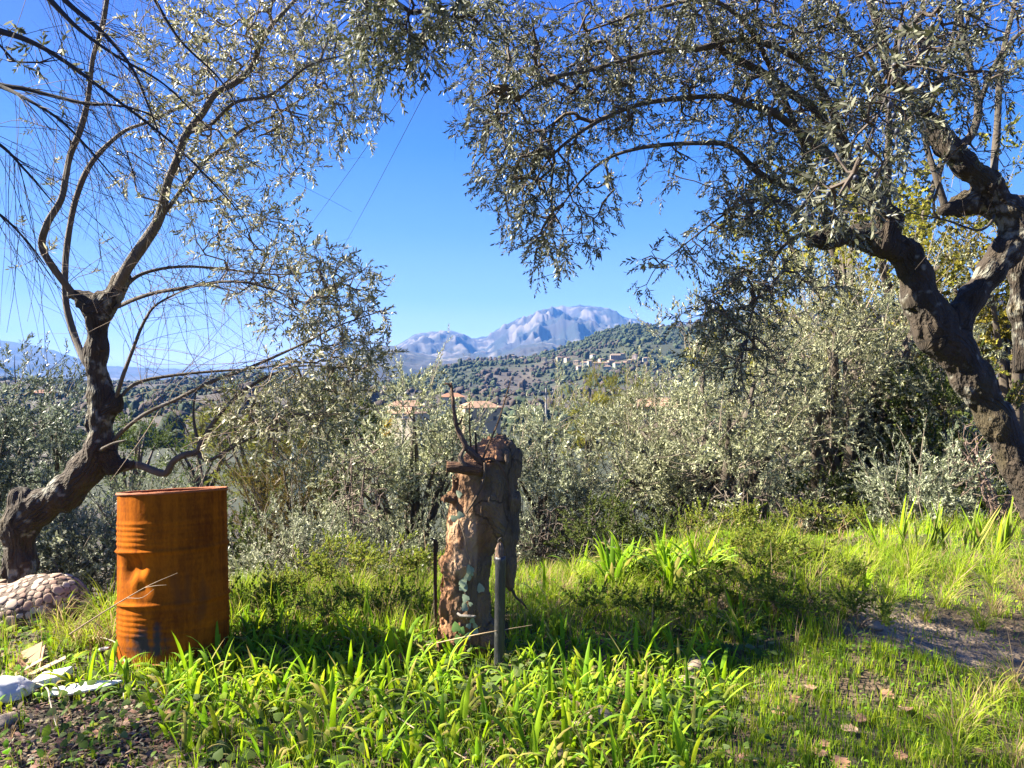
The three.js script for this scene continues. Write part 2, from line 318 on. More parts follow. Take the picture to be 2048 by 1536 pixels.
// ============================================================ leaves, sprigs, blades
// one leaf as a narrow folded blade along +y with its face to +z
function addLeaf(mb, base, dir, nrm, L, W, col, bend = 0.15, wide = 0.42, rows = 2, fold = 0.18) {
  const side = dir.clone().cross(nrm).normalize(), n = side.clone().cross(dir).normalize();
  const pt = (t, s) => base.clone().addScaledVector(dir, L * t).addScaledVector(n, -bend * L * t * t + Math.abs(s) * fold * W).addScaledVector(side, s * W * 0.5);
  const width = (t) => t < wide ? Math.sin(t / wide * Math.PI / 2) : Math.cos((t - wide) / (1 - wide) * Math.PI / 2);
  const a = mb.v(...pt(0, 0).toArray(), col); let pl = a, pm = a, pr = a;
  for (let k = 1; k <= rows; k++) {
    const t = k / (rows + 1), w = width(t);
    const l = mb.v(...pt(t, -w).toArray(), col), r = mb.v(...pt(t, w).toArray(), col);
    if (k === 1) mb.i.push(a, r, l); else mb.i.push(pl, pr, r, pl, r, l);
    pl = l; pr = r;
  }
  const tip = mb.v(...pt(1, 0).toArray(), col); mb.i.push(pl, pr, tip);
}
const rvec = () => { const v = V(gauss(), gauss(), gauss()); return v.lengthSq() < 1e-6 ? V(0, 1, 0) : v.normalize(); };
const perp = (d) => { const v = rvec().cross(d); return v.lengthSq() < 1e-6 ? V(1, 0, 0) : v.normalize(); };
const QY = new THREE.Quaternion(), YUP = V(0, 1, 0);
function place(p, dir, scale, spin = R() * 6.283) {
  QY.setFromUnitVectors(YUP, dir.clone().normalize());
  const q = QY.clone().multiply(new THREE.Quaternion().setFromAxisAngle(YUP, spin));
  return new THREE.Matrix4().compose(p, q, typeof scale === 'number' ? V(scale, scale, scale) : scale);
}
// a twig tip with opposite leaves, along +y from the origin
function sprig({ n, L, len, wid, top, under, silver = 0.4, spread = 0.85, rows = 2, stem = [0.16, 0.13, 0.09], wide = 0.42, jitter = 0.35, bend = 0.12 }) {
  const mb = new MB(), bx = rr(-0.2, 0.2), bz = rr(-0.2, 0.2), ax = (t) => V(bx * L * t * t, L * t, bz * L * t * t);
  if (stem) mb.tube([ax(0), ax(1)], [L * 0.011, L * 0.005], 3, stem, 0, false);
  for (let k = 0; k < n; k++) {
    const t = 0.12 + 0.88 * (Math.floor(k / 2) + 0.5) / Math.ceil(n / 2), phi = (k % 2) * Math.PI + Math.floor(k / 2) * 1.57 + rr(-jitter, jitter);
    const open = spread * rr(0.7, 1.25) * lerp(1.15, 0.55, t), out = V(Math.cos(phi), 0, Math.sin(phi));
    const dir = out.clone().multiplyScalar(Math.sin(open)).add(V(0, Math.cos(open), 0)).add(rvec().multiplyScalar(0.18)).normalize();
    const nrm = V(0, 1, 0).multiplyScalar(Math.sin(open)).addScaledVector(out, -Math.cos(open)).addScaledVector(rvec(), 0.55).normalize();
    const s = R() < silver, b = rr(0.75, 1.25), c = (s ? under : top).map((q) => q * b);
    addLeaf(mb, ax(t), dir, nrm, len * rr(0.7, 1.15) * lerp(1, 0.75, t), wid * rr(0.8, 1.2), c, rr(-bend, bend * 1.6), wide, rows);
  }
  return mb.geo();
}
reseed(7);
const OLIVE = { n: 14, L: 0.12, len: 0.044, wid: 0.0100, top: [0.12, 0.128, 0.058], under: [0.42, 0.42, 0.31], silver: 0.45 };
const SPRIG = {
  olive: [0, 1, 2].map(() => sprig(OLIVE)),
  olive_far: [0, 1, 2].map(() => sprig({ ...OLIVE, stem: null, n: 22, L: 0.17, len: 0.05, wid: 0.0125, rows: 1, spread: 0.9, silver: 0.5, top: [0.12, 0.138, 0.07], under: [0.37, 0.38, 0.27], jitter: 0.9 })),
  oak: [0, 1].map(() => sprig({ stem: null, n: 14, L: 0.2, len: 0.06, wid: 0.036, top: [0.17, 0.20, 0.03], under: [0.30, 0.31, 0.055], silver: 0.35, rows: 1, wide: 0.5, jitter: 0.9 })),
  green: [0, 1].map(() => sprig({ stem: null, n: 18, L: 0.18, len: 0.05, wid: 0.024, top: [0.055, 0.085, 0.02], under: [0.10, 0.13, 0.035], silver: 0.4, rows: 1, wide: 0.5, jitter: 0.9 })),
  juniper: [0, 1].map(() => sprig({ stem: null, n: 24, L: 0.2, len: 0.045, wid: 0.009, top: [0.10, 0.095, 0.03], under: [0.15, 0.125, 0.035], silver: 0.4, rows: 1, spread: 0.6, jitter: 1.5 })),
  pine: [0, 1].map(() => sprig({ stem: null, n: 24, L: 0.3, len: 0.13, wid: 0.012, top: [0.12, 0.145, 0.03], under: [0.20, 0.20, 0.045], silver: 0.4, rows: 1, spread: 0.55, jitter: 1.5 })),
};

// many placed copies of small shapes joined into one geometry: list of {g, m, c}
function baked(list) {
  let nv = 0, ni = 0; for (const e of list) { nv += e.g.attributes.position.count; ni += e.g.index.count; }
  const P = new Float32Array(nv * 3), N = new Float32Array(nv * 3), C = new Float32Array(nv * 3), I = new Uint32Array(ni), v = V(), nm = new THREE.Matrix3(); let a = 0, b = 0;
  for (const e of list) {
    const p = e.g.attributes.position, n = e.g.attributes.normal, c = e.g.attributes.color, idx = e.g.index.array; nm.getNormalMatrix(e.m);
    for (let i = 0; i < idx.length; i++) I[b++] = idx[i] + a;
    for (let i = 0; i < p.count; i++, a++) { v.fromBufferAttribute(p, i).applyMatrix4(e.m).toArray(P, a * 3); v.fromBufferAttribute(n, i).applyMatrix3(nm).normalize().toArray(N, a * 3); for (let q = 0; q < 3; q++) C[a * 3 + q] = c.array[i * 3 + q] * e.c[q]; }
  }
  const g = new THREE.BufferGeometry(); g.setAttribute('position', new THREE.BufferAttribute(P, 3)); g.setAttribute('normal', new THREE.BufferAttribute(N, 3)); g.setAttribute('color', new THREE.BufferAttribute(C, 3)); g.setIndex(new THREE.BufferAttribute(I, 1)); return g;
}
// ============================================================ far woods and houses
{
  reseed(21);
  const blob = (rough, sy) => { const g = mergeVertices(new THREE.IcosahedronGeometry(1, 2).deleteAttribute('uv').deleteAttribute('normal')); const p = g.attributes.position; for (let i = 0; i < p.count; i++) { const v = V().fromBufferAttribute(p, i), k = 1 + rough * fbm(v.x * 2.2 + sy, v.y * 2.2, v.z * 2.2, 3) * 1.6 + rough * 0.5 * (R() - 0.5); p.setXYZ(i, v.x * k, v.y * k * sy, v.z * k); } g.computeVertexNormals(); g.setAttribute('color', new THREE.Float32BufferAttribute(new Float32Array(p.count * 3).fill(1), 3)); return g; };
  const kinds = [blob(0.5, 0.85), blob(0.6, 1.1), blob(0.45, 1.5)], lists = [[], [], []];
  for (let n = 0; n < 52000; n++) {
    const u = rr(-500, 2500), d = Math.sqrt(rr(230 * 230, 1650 * 1650)), x = (u - 1024) / FPX * d;
    const wood = fbm(x / 150, d / 190, 9, 4), dens = (sm(-0.26, 0.08, wood) * 0.75 + 0.25) * (0.35 + 0.9 * sm(-0.2, 0.25, fbm(x / 38, d / 38, 4, 3)));
    if (R() > dens) continue;
    const y = groundY(x, -d), s = lerp(1.2, 4.6, R() * R()) * (R() < 0.1 ? 1.4 : 1), k = R() < 0.5 ? 0 : R() < 0.7 ? 1 : 2, t = rr(0.7, 1.3), bare = wood < -0.02 && R() < 0.55;
    const c = bare ? [0.075 * t, 0.056 * t, 0.045 * t] : R() < 0.3 ? [0.062 * t, 0.08 * t, 0.03 * t] : [0.03 * t, 0.05 * t, 0.022 * t];
    lists[k].push({ m: place(V(x, y + s * 0.6, -d), V(0, 1, 0), V(s * rr(0.8, 1.3), s * rr(0.8, 1.25), s * rr(0.8, 1.3))), c });
  }
  const wood = new THREE.Group(); wood.name = 'distant_woods'; wood.userData = { kind: 'stuff', label: 'dark green woods and brown scrub covering the far hillside', category: 'woods' }; scene.add(wood);
  lists.forEach((l, i) => instanced('tree_crowns', kinds[i], M.hill, l, wood));
}
function house(u, v, d, w, h, dep, turn, wallC, roofC, label, group, floors = 1) {
  const p = at(u, v, d), o = thing('house', label, 'house', p, group); o.rotation.y = turn;
  part('wall', new MB().box(-w / 2, -3, -dep / 2, w / 2, h, dep / 2, wallC).geo(), M.paint, o);
  const mb = new MB(), e = 0.45, rh = w * 0.16, a = [[-w / 2 - e, h + 0.01, dep / 2 + e], [w / 2 + e, h + 0.01, dep / 2 + e], [w / 2 + e, h + 0.01, -dep / 2 - e], [-w / 2 - e, h + 0.01, -dep / 2 - e], [-w / 2 + dep * 0.35, h + rh, 0], [w / 2 - dep * 0.35, h + rh, 0]].map((q) => q);
  const f = (...k) => { const q = k.map((n) => mb.v(...a[n], roofC)); mb.i.push(q[0], q[1], q[2]); if (q[3] !== undefined) mb.i.push(q[0], q[2], q[3]); };
  f(0, 1, 5, 4); f(1, 2, 5); f(2, 3, 4, 5); f(3, 0, 4); f(3, 2, 1, 0);
  part('roof', mb.geo(), M.paint, o);
  const nw = Math.max(2, Math.round(w / 3.4));
  for (let fl = 0; fl < floors; fl++) for (let k = 0; k < nw; k++) {
    const x = (k + 0.5) / nw * w - w / 2, y = 0.9 + fl * (h / floors), wd = part('window', new MB().box(x - 0.5, y, dep / 2 + 0.003, x + 0.5, y + 1.25, dep / 2 + 0.03, [1, 1, 1]).geo(), M.glass, o);
    part('sill', new MB().box(x - 0.6, y - 0.1, dep / 2 + 0.003, x + 0.6, y - 0.003, dep / 2 + 0.12, [0.6, 0.55, 0.48]).geo(), M.paint, wd);
  }
  return o;
}
{
  reseed(5);
  const OCH = [0.62, 0.47, 0.30], CRM = [0.72, 0.62, 0.46], WHT = [0.72, 0.70, 0.66], RF = [0.42, 0.20, 0.11], RF2 = [0.50, 0.30, 0.19];
  house(958, 846, 230, 11, 4.8, 8, 0.35, OCH, RF2, 'two storey ochre house with tiled roof showing just above the olive trees behind the stump', null, 2);
  house(812, 858, 150, 7, 3.2, 6, -0.5, CRM, RF2, 'small cream house with a pale tiled hip roof beside the olive tree', null, 1);
  house(812, 830, 300, 13, 3.6, 8, 0.2, WHT, RF2, 'long white walled house with a low roof beside a dark cypress', null, 1);
  house(285, 890, 260, 11, 3.0, 7, 0.3, [0.45, 0.44, 0.42], [0.33, 0.30, 0.28], 'pale grey roofed house low in the valley seen through the leaning olive branches', null, 1);
  house(905, 812, 330, 10, 4, 8, 0.1, CRM, RF, 'cream house half hidden in the valley trees behind the silver olive', null, 1);
  const VW = [[0.50, 0.44, 0.35], [0.56, 0.52, 0.45], [0.47, 0.38, 0.28]], VR = [[0.33, 0.22, 0.155], [0.38, 0.28, 0.20]];
  house(1312, 850, 120, 8, 3, 6, -0.3, OCH, RF2, 'ochre house roof glimpsed through the thick olive crown', null, 1);
  house(90, 798, 620, 16, 5, 10, 0.2, CRM, RF, 'lone cream house in the valley below the blue mountain slope', null, 2);
  const spots = [[1168, 732, 12], [1180, 729, 10], [1195, 733, 14], [1210, 731, 11], [1222, 728, 12], [1235, 732, 13], [1203, 723, 10], [1250, 730, 15], [1232, 716, 17], [1245, 713, 10], [1262, 727, 11], [1186, 716, 10], [1160, 738, 10], [1215, 738, 12], [1119, 720, 11], [1134, 722, 9], [1030, 723, 12], [1043, 722, 9], [1026, 716, 9], [1088, 722, 8], [1292, 722, 11], [1270, 716, 9], [1153, 727, 9]];
  for (const [u, v, w] of spots) {
    let d = 1500; for (let q = 700; q < 1650; q += 6) { const x = (u - 1024) / FPX * q, y = groundY(x, -q); if (y >= at(u, v, q).y) { d = q; break; } }
    d -= 12; const p = at(u, v, d);
    house(u, v, d, w * rr(0.65, 0.95), rr(3.0, 5.2), 7, rr(-0.6, 0.6), pick(VW).map((q) => q * rr(0.85, 1.1)), pick(VR), 'cream villa with terracotta roof among others on the far wooded hillside', 'villas on the far hillside', R() < 0.4 ? 2 : 1);
  }
}
// poles, pylons, cables
{
  const grey = [0.42, 0.41, 0.39];
  const pole = (u, v0, v1, d, label) => { const a = at(u, v1, d), o = thing('utility_pole', label, 'utility pole', a), H = (v1 - v0) / FPX * d; part('post', new MB().tube([V(0, -4, 0), V(0, H, 0)], [0.16, 0.10], 8, grey).geo(), M.paint, o); part('crossarm', new MB().box(-0.9, H - 0.6, -0.06, 0.9, H - 0.48, 0.06, grey).geo(), M.paint, o); for (const x of [-0.8, 0.05, 0.8]) part('insulator', new MB().tube([V(x, H - 0.475, 0), V(x, H - 0.25, 0)], [0.05, 0.03], 6, [0.5, 0.5, 0.5]).geo(), M.paint, o); };
  pole(1092, 776, 850, 95, 'thin grey concrete utility pole rising from the olive crowns right of the stump');
  pole(806, 790, 850, 110, 'grey utility pole beside the small cream house');
  for (const [u, v0, v1] of [[927, 706, 722], [939, 707, 723]]) {
    const d = 1450, a = at(u, v1, d), H = (v1 - v0) / FPX * d, o = thing('lattice_pylon', 'tiny lattice power pylon standing on the wooded ridge below the mountain', 'pylon', a, 'pylons on the wooded ridge'), mb = new MB();
    for (const [sx, sz] of [[-1, -1], [1, -1], [-1, 1], [1, 1]]) part('leg', new MB().tube([V(sx * 1.8, -5, sz * 1.8), V(sx * 0.3, H, sz * 0.3)], [0.14, 0.1], 4, grey).geo(), M.paint, o);
    for (const y of [0.75, 0.9]) part('crossarm', new MB().box(-3.4, H * y, -0.12, 3.4, H * y + 0.25, 0.12, grey).geo(), M.paint, o);
  }
  [[at(905, 60, 34), at(690, 480, 88)], [at(842, 120, 36), at(600, 470, 92)]].forEach(([a, b], k) => {
    const far = a.clone().lerp(b, 1.35), near = a.clone().lerp(b, -0.3), pts = []; for (let i = 0; i <= 24; i++) { const t = i / 24; pts.push(near.clone().lerp(far, t).add(V(0, -2.4 * t * (1 - t), 0))); }
    solo('power_cable', shift(new MB().tube(pts, pts.map(() => 0.016), 5, [0.10, 0.10, 0.11]).geo(), near), M.paint, 'thin overhead power cable crossing the open blue sky', 'cable', near, 'overhead power cables');
  });
}

// ============================================================ trees
// grows thin twigs from a skeleton of limbs to every target point; returns twig mesh and where sprigs go
function grow(limbs, targets, { droop = 0.25, r0 = 0.0016, maxR = 0.02, col = [0.14, 0.105, 0.075], seg = 0.07, reach = 0.4, jitter = 0.004 } = {}) {
  const N = []; // x,y,z,parent,load,tx,ty,tz
  for (const L of limbs) for (let k = 0; k < L.p.length; k++) { const t = L.p[Math.min(L.p.length - 1, k + 1)].clone().sub(L.p[Math.max(0, k - 1)]).normalize(); N.push({ p: L.p[k], up: -1, load: 0, t, limb: true }); }
  const P = new Float64Array(3 * 60000); let np = 0; const reg = (p) => { P[np++] = p.x; P[np++] = p.y; P[np++] = p.z; }; for (const n of N) reg(n.p);
  const order = targets.map((p) => { let b = 1e9; for (let i = 0; i < np; i += 3) { const x = P[i] - p.x, y = P[i + 1] - p.y, z = P[i + 2] - p.z, q = x * x + y * y + z * z; if (q < b) b = q; } return [b, p]; }).sort((a, b) => a[0] - b[0]);
  const ends = [];
  for (const [, p] of order) {
    let best = 1e9, bi = 0;
    for (let i = 0, j = 0; j < np; i++, j += 3) { const dx = P[j] - p.x, dy = P[j + 1] - p.y, dz = P[j + 2] - p.z, q = dx * dx + dy * dy + dz * dz; if (q < best) { const n = N[i]; const e = p.clone().sub(n.p), c = e.dot(n.t) / Math.max(1e-6, e.length()), s = q * (1.5 - 0.6 * c) * (n.limb ? 1 : 1.12); if (s < best) { best = s; bi = i; } } }
    const n = N[bi], D = n.p.distanceTo(p), c = n.p.clone().addScaledVector(n.t, D * reach).add(V(gauss() * 0.1 * D, droop * D * 0.6 + gauss() * 0.05 * D, gauss() * 0.1 * D)), k = Math.max(2, Math.round(D / seg));
    let up = bi, q = n.p;
    for (let j = 1; j <= k; j++) { const t = j / k, w = n.p.clone().multiplyScalar((1 - t) ** 2).addScaledVector(c, 2 * t * (1 - t)).addScaledVector(p, t * t).add(V(gauss() * jitter, gauss() * jitter, gauss() * jitter)); N.push({ p: w, up, load: 0, t: w.clone().sub(q).normalize() }); reg(w); up = N.length - 1; q = w; }
    ends.push(up);
  }
  for (const e of ends) for (let i = e; i >= 0 && !N[i].limb; i = N[i].up) N[i].load++;
  const mb = new MB(), rad = (i) => Math.min(maxR, r0 * Math.pow(N[i].load + 0.6, 0.52));
  const seen = new Set();
  for (const e of ends) { // one strip from each end down to what is drawn already
    const pts = [], rs = []; let i = e;
    while (i >= 0) { pts.push(N[i].p); rs.push(N[i].limb ? rs[rs.length - 1] ?? r0 : rad(i)); if (seen.has(i) || N[i].limb) break; seen.add(i); i = N[i].up; }
    if (pts.length > 1) mb.tube(pts.reverse(), rs.reverse(), rs[0] > 0.006 ? 5 : 3, col, 0, false);
  }
  return { mb, ends: ends.map((i) => N[i]) };
}
// long thin bare shoots off the limbs, bending a little under their weight
function whips(L, n, { len = [0.25, 0.6], droop = 0.25, r = 0.0016, col = [0.14, 0.10, 0.07], from = 0.24, spreadK = 0.8, side = 2, fwd = 0.55 } = {}) {
  const mb = new MB();
  const shoot = (a, dir, l, rad) => { const pts = [], rs = []; let p = a.clone(), d = dir.clone(); const k = Math.max(3, Math.round(l / 0.07)), c = V(gauss(), gauss(), gauss()).multiplyScalar(0.10); for (let i = 0; i <= k; i++) { pts.push(p.clone()); rs.push(lerp(rad, rad * 0.4, i / k)); d.add(V(c.x, c.y - droop * 0.16, c.z).multiplyScalar(1 / Math.sqrt(k))).addScaledVector(rvec(), 0.055).normalize(); p.addScaledVector(d, l / k); } mb.tube(pts, rs, 3, col, 0, false); return pts; };
  const long = L.filter((l) => l.p.length > 24);
  for (let i = 0; i < n; i++) {
    const l = pick(long), k = Math.floor(lerp(from, 0.8, R()) * (l.p.length - 1)), a = l.p[k], t = l.p[Math.min(l.p.length - 1, k + 1)].clone().sub(l.p[Math.max(0, k - 1)]).normalize();
    const d = t.multiplyScalar(fwd).addScaledVector(rvec(), spreadK).add(V(0, 0.15 - droop * 0.5, 0)).normalize(), w = rr(...len), pts = shoot(a, d, w, r * rr(0.7, 1.4));
    for (let q = 0; q < side; q++) if (R() < 0.7) { const j = 1 + Math.floor(R() * (pts.length - 2)); shoot(pts[j], pts[j + 1].clone().sub(pts[j]).normalize().multiplyScalar(0.8).addScaledVector(rvec(), 0.6).normalize(), w * rr(0.25, 0.5), r * 0.6); }
  }
  return mb.geo();
}
let lastEnds = [];
function inBlob(c, r) { for (;;) { const x = rr(-1, 1), y = rr(-1, 1), z = rr(-1, 1), q = x * x + y * y + z * z; if (q < 1) return V(c.x + x * r[0], c.y + y * r[1], c.z + z * r[2]); } }
const oliveLimbCol = (p) => { const k = 0.5 + 0.5 * fbm(p.x * 9, p.y * 9, p.z * 9, 3), l = sm(0.1, 0.35, fbm(p.x * 22, p.y * 22, p.z * 22 + 4, 3)); return [lerp(lerp(0.13, 0.24, k), 0.33, l * 0.6), lerp(lerp(0.10, 0.195, k), 0.31, l * 0.6), lerp(lerp(0.07, 0.145, k), 0.26, l * 0.6)]; };
function treeFrom({ name = 'olive_tree', label, category = 'olive tree', base, bones, limbs = [], blobs, sprigs = SPRIG.olive, sprigScale = [0.8, 1.2], tint = [1, 1, 1], twig = {}, cell = 0.013, trunkCol, hang = 0.35, perEnd = [2, 3], k = 0.06, whip, leafMat = M.olive, limbName = 'limb', limbK = 0.85, limbCol = oliveLimbCol }) {
  const o = thing(name, label, category, base);
  const [lo, hi] = boundsOf(bones, 0.05);
  const rough = (x, y, z) => 0.020 * ridge(x * 15, y * 4, z * 15, 3) + 0.020 * fbm(x * 26, y * 10, z * 26, 3) + 0.006 * noise(x * 6, y * 5, z * 6) - 0.005;
  part('trunk', shift(nets(boneField(bones, k, rough), lo, hi, cell, trunkCol, boneUv(bones)), base), M.bark, o);
  const L = limbs.map(({ pts, r }) => { const [p, q] = spline2(pts.map((e) => Array.isArray(e) ? at(...e) : e), r, 0.04); return { p, r: q }; });
  for (const l of L) part(limbName, shift(new MB().tube(l.p, l.r.map((q) => q * limbK), l.r[0] > 0.03 ? 10 : 7, limbCol, 0.2).geo(), base), M.limb, o);
  const targets = []; for (const b of blobs) for (let i = 0; i < b.n; i++) targets.push(inBlob(b.c, b.r));
  const g = grow(L, targets, twig);
  if (whip) part('bare_shoots', shift(whips(L, whip.n, whip), base), M.twig, o, true);
  lastEnds = g.ends;
  part('twigs', shift(g.mb.geo(), base), M.twig, o, true);
  const lists = sprigs.map(() => []);
  for (const e of g.ends) { const n = perEnd[0] + Math.floor(R() * (perEnd[1] - perEnd[0] + 1)); for (let i = 0; i < n; i++) {
    const d = e.t.clone().multiplyScalar(0.9).addScaledVector(rvec(), 0.75).add(V(0, -hang, 0)).normalize(), s = rr(...sprigScale), b = rr(0.8, 1.2);
    lists[Math.floor(R() * sprigs.length)].push({ m: place(e.p.clone().sub(base).addScaledVector(rvec(), 0.015 * i), d, s), c: tint.map((q) => q * b) });
  } }
  part('foliage', baked(lists.flatMap((l, i) => l.map((e) => ({ ...e, g: sprigs[i] })))), leafMat, o, true);
  return o;
}
const blobPx = (list, d, dz, k = 1) => list.map(([u, v, ru, rv, n, dd]) => ({ c: at(u, v, dd ?? d), r: [ru / FPX * (dd ?? d), rv / FPX * (dd ?? d), dz], n: Math.round(n * k) }));

const mPx = (px, d) => px / FPX * d;
const bonesPx = (list, d0) => chain(list.map(([u, v, , d]) => at(u, v, d ?? d0)), list.map(([, , r, d]) => mPx(r, d ?? d0)));
const barkCol = (lichenAmt, dark = 1, moss = 0) => (x, y, z) => {
  const a = 0.5 + 0.7 * fbm(x * 16, y * 7, z * 16, 4), l = 0.75 * sm(0.2, 0.32, 0.7 * fbm(x * 26 + 5, y * 26, z * 26, 3) + 0.45 * noise(x * 5, y * 5, z * 5) + lichenAmt), m = sm(0.1, 0.35, fbm(x * 5, y * 5, z * 5 + 9, 3)) * moss;
  let c = [lerp(0.04, 0.13, a) * dark, lerp(0.03, 0.09, a) * dark, lerp(0.02, 0.055, a) * dark];
  c = c.map((q, k) => lerp(q, [0.14, 0.11, 0.025][k], m)); return c.map((q, k) => lerp(q, [0.36, 0.35, 0.28][k], l));
};
// ---- the leaning olive on the left
{
  reseed(101);
  const D = 5.1, base = at(42, 1140, D); base.y = groundY(base.x, base.z) - 0.05;
  const foot = V(base.x, base.y - 0.1, base.z);
  const bones = [
    ...chain([foot, at(40, 1130, D), at(38, 1060, D), at(42, 1000, D)], [31, 28, 28, 26].map((q) => mPx(q, D))),
    ...bonesPx([[40, 1050, 26], [75, 1018, 29], [128, 988, 30], [172, 942, 31], [203, 893, 26], [199, 850, 21], [200, 790, 20], [196, 700, 19], [194, 640, 19], [196, 612, 21]], D),
    ...bonesPx([[203, 905, 26], [228, 934, 15], [262, 930, 12]], D), ...bonesPx([[200, 830, 20], [226, 812, 15], [236, 800, 12]], D),
    ...bonesPx([[196, 622, 20], [176, 604, 15], [150, 588, 11]], D), ...bonesPx([[196, 618, 22], [222, 596, 18], [246, 556, 15]], D),
  ];
  const limbs = [
    { pts: [[180, 606, D], [150, 590, D], [110, 540, 5.0], [84, 492, 4.95], [95, 447, 4.9], [123, 397, 4.9], [132, 352, 4.9], [141, 309, 4.9], [158, 267, 4.9], [172, 218, 4.9], [179, 176, 4.9], [186, 116, 4.9], [204, 56, 4.85], [214, 0, 4.8], [225, -80, 4.8]], r: [0.036, 0.035, 0.033, 0.03, 0.03, 0.027, 0.024, 0.022, 0.018] },
    { pts: [[184, 742, D], [170, 720, D], [148, 670, 5.2], [131, 600, 5.25], [131, 527, 5.3], [141, 447, 5.3], [155, 387, 5.3], [176, 338, 5.3], [197, 309, 5.3], [225, 281, 5.25], [253, 260, 5.2], [299, 243, 5.2], [360, 215, 5.2], [420, 190, 5.15], [500, 120, 5.1]], r: [0.038, 0.035, 0.032, 0.03, 0.028, 0.024, 0.018, 0.012, 0.007] },
    { pts: [[206, 606, D], [225, 590, D], [260, 527, 5.0], [299, 471, 4.95], [320, 432, 4.95], [334, 369, 4.9], [355, 316, 4.9], [373, 267, 4.9], [404, 228, 4.9], [432, 186, 4.85], [471, 165, 4.85], [506, 130, 4.85], [520, 88, 4.8], [548, 46, 4.8], [600, -10, 4.8]], r: [0.058, 0.056, 0.052, 0.045, 0.038, 0.035, 0.034, 0.03, 0.024, 0.016] },
    { pts: [[325, 430, 4.95], [352, 394, 5.0], [397, 334, 5.05], [439, 299, 5.1], [489, 257, 5.1], [560, 225, 5.1], [640, 170, 5.1]], r: [0.022, 0.02, 0.017, 0.013, 0.007] },
    { pts: [[373, 267, 4.9], [420, 250, 4.8], [470, 205, 4.7], [540, 190, 4.65], [620, 130, 4.6], [690, 110, 4.6]], r: [0.02, 0.017, 0.014, 0.01, 0.006] },
    { pts: [[200, 616, D], [225, 616, D], [271, 598, 4.95], [309, 586, 4.9], [373, 575, 4.8], [430, 565, 4.75], [461, 563, 4.7], [492, 565, 4.7], [548, 579, 4.65], [598, 602, 4.6], [696, 612, 4.6]], r: [0.024, 0.021, 0.018, 0.015, 0.012, 0.008, 0.004] },
    { pts: [[230, 590, D], [246, 577, D], [274, 553, 5.15], [316, 539, 5.2], [373, 533, 5.2], [440, 537, 5.2], [492, 544, 5.2], [570, 549, 5.15], [650, 540, 5.1]], r: [0.022, 0.02, 0.016, 0.013, 0.01, 0.005] },
    { pts: [[228, 812, D], [246, 753, 5.0], [267, 697, 4.95], [288, 644, 4.9], [309, 613, 4.9], [352, 588, 4.9], [404, 570, 4.9], [480, 585, 4.85]], r: [0.022, 0.02, 0.016, 0.012, 0.008, 0.004] },
    { pts: [[226, 814, D], [260, 774, 5.15], [292, 760, 5.2], [352, 750, 5.2], [422, 743, 5.2], [478, 739, 5.2], [563, 729, 5.2], [640, 700, 5.15]], r: [0.02, 0.017, 0.015, 0.012, 0.009, 0.004] },
    { pts: [[206, 900, D], [222, 886, D], [253, 855, 5.0], [292, 827, 4.95], [352, 799, 4.9], [422, 764, 4.85], [489, 739, 4.8], [548, 714, 4.8], [615, 683, 4.75], [668, 655, 4.7], [717, 637, 4.7], [770, 620, 4.65]], r: [0.024, 0.022, 0.021, 0.018, 0.015, 0.011, 0.007, 0.004] },
    { pts: [[212, 920, D], [240, 936, D], [274, 929, D], [299, 938, 5.1], [331, 947, 5.1], [345, 925, 5.1], [369, 910, 5.05], [394, 904, 5.05], [401, 890, 5.0], [408, 876, 5.0], [432, 838, 5.0], [464, 802, 4.95], [503, 771, 4.9], [552, 746, 4.9], [598, 732, 4.9], [680, 735, 4.9]], r: [0.042, 0.038, 0.037, 0.034, 0.032, 0.026, 0.022, 0.018, 0.012, 0.006] },
    { pts: [[400, 892, 5.0], [389, 852, 5.02], [387, 816, 5.05], [394, 775, 5.05]], r: [0.018, 0.014, 0.012, 0.008] },
    { pts: [[396, 906, 5.05], [412, 920, 5.0], [432, 915, 4.95], [468, 894, 4.9], [510, 873, 4.85], [563, 855, 4.8], [630, 850, 4.75]], r: [0.024, 0.018, 0.014, 0.01, 0.005] },
    { pts: [[128, 985, 5.08], [152, 950, 5.25], [175, 915, 5.3]], r: [0.018, 0.016, 0.010] },
    { pts: [[200, 900, 5.0], [228, 886, 4.95], [250, 881, 4.92]], r: [0.016, 0.013, 0.009] },
  ];
  const blobs = blobPx([[620, 90, 130, 90, 150], [500, 60, 130, 70, 130], [385, 95, 110, 70, 70], [700, 190, 60, 70, 60], [610, 235, 110, 60, 90], [480, 200, 110, 60, 80], [410, 295, 100, 55, 60], [540, 330, 80, 55, 50], [300, 130, 70, 60, 30], [330, 230, 80, 60, 40], [330, 370, 60, 50, 22], [420, 400, 80, 50, 36],
    [520, 430, 70, 40, 30], [470, 500, 70, 35, 26], [570, 490, 50, 40, 26], [640, 560, 100, 60, 90], [690, 640, 90, 60, 80], [600, 640, 80, 50, 50], [720, 560, 45, 40, 22], [520, 560, 70, 40, 36],
    [620, 745, 100, 45, 80], [700, 715, 80, 45, 80], [555, 800, 100, 55, 80], [620, 855, 80, 55, 66], [520, 850, 80, 45, 46], [600, 925, 60, 35, 26], [700, 775, 60, 40, 46], [660, 830, 60, 60, 40], [440, 870, 60, 40, 8], [120, 500, 50, 60, 6], [70, 300, 70, 90, 8]], 4.95, 0.6, 0.8);
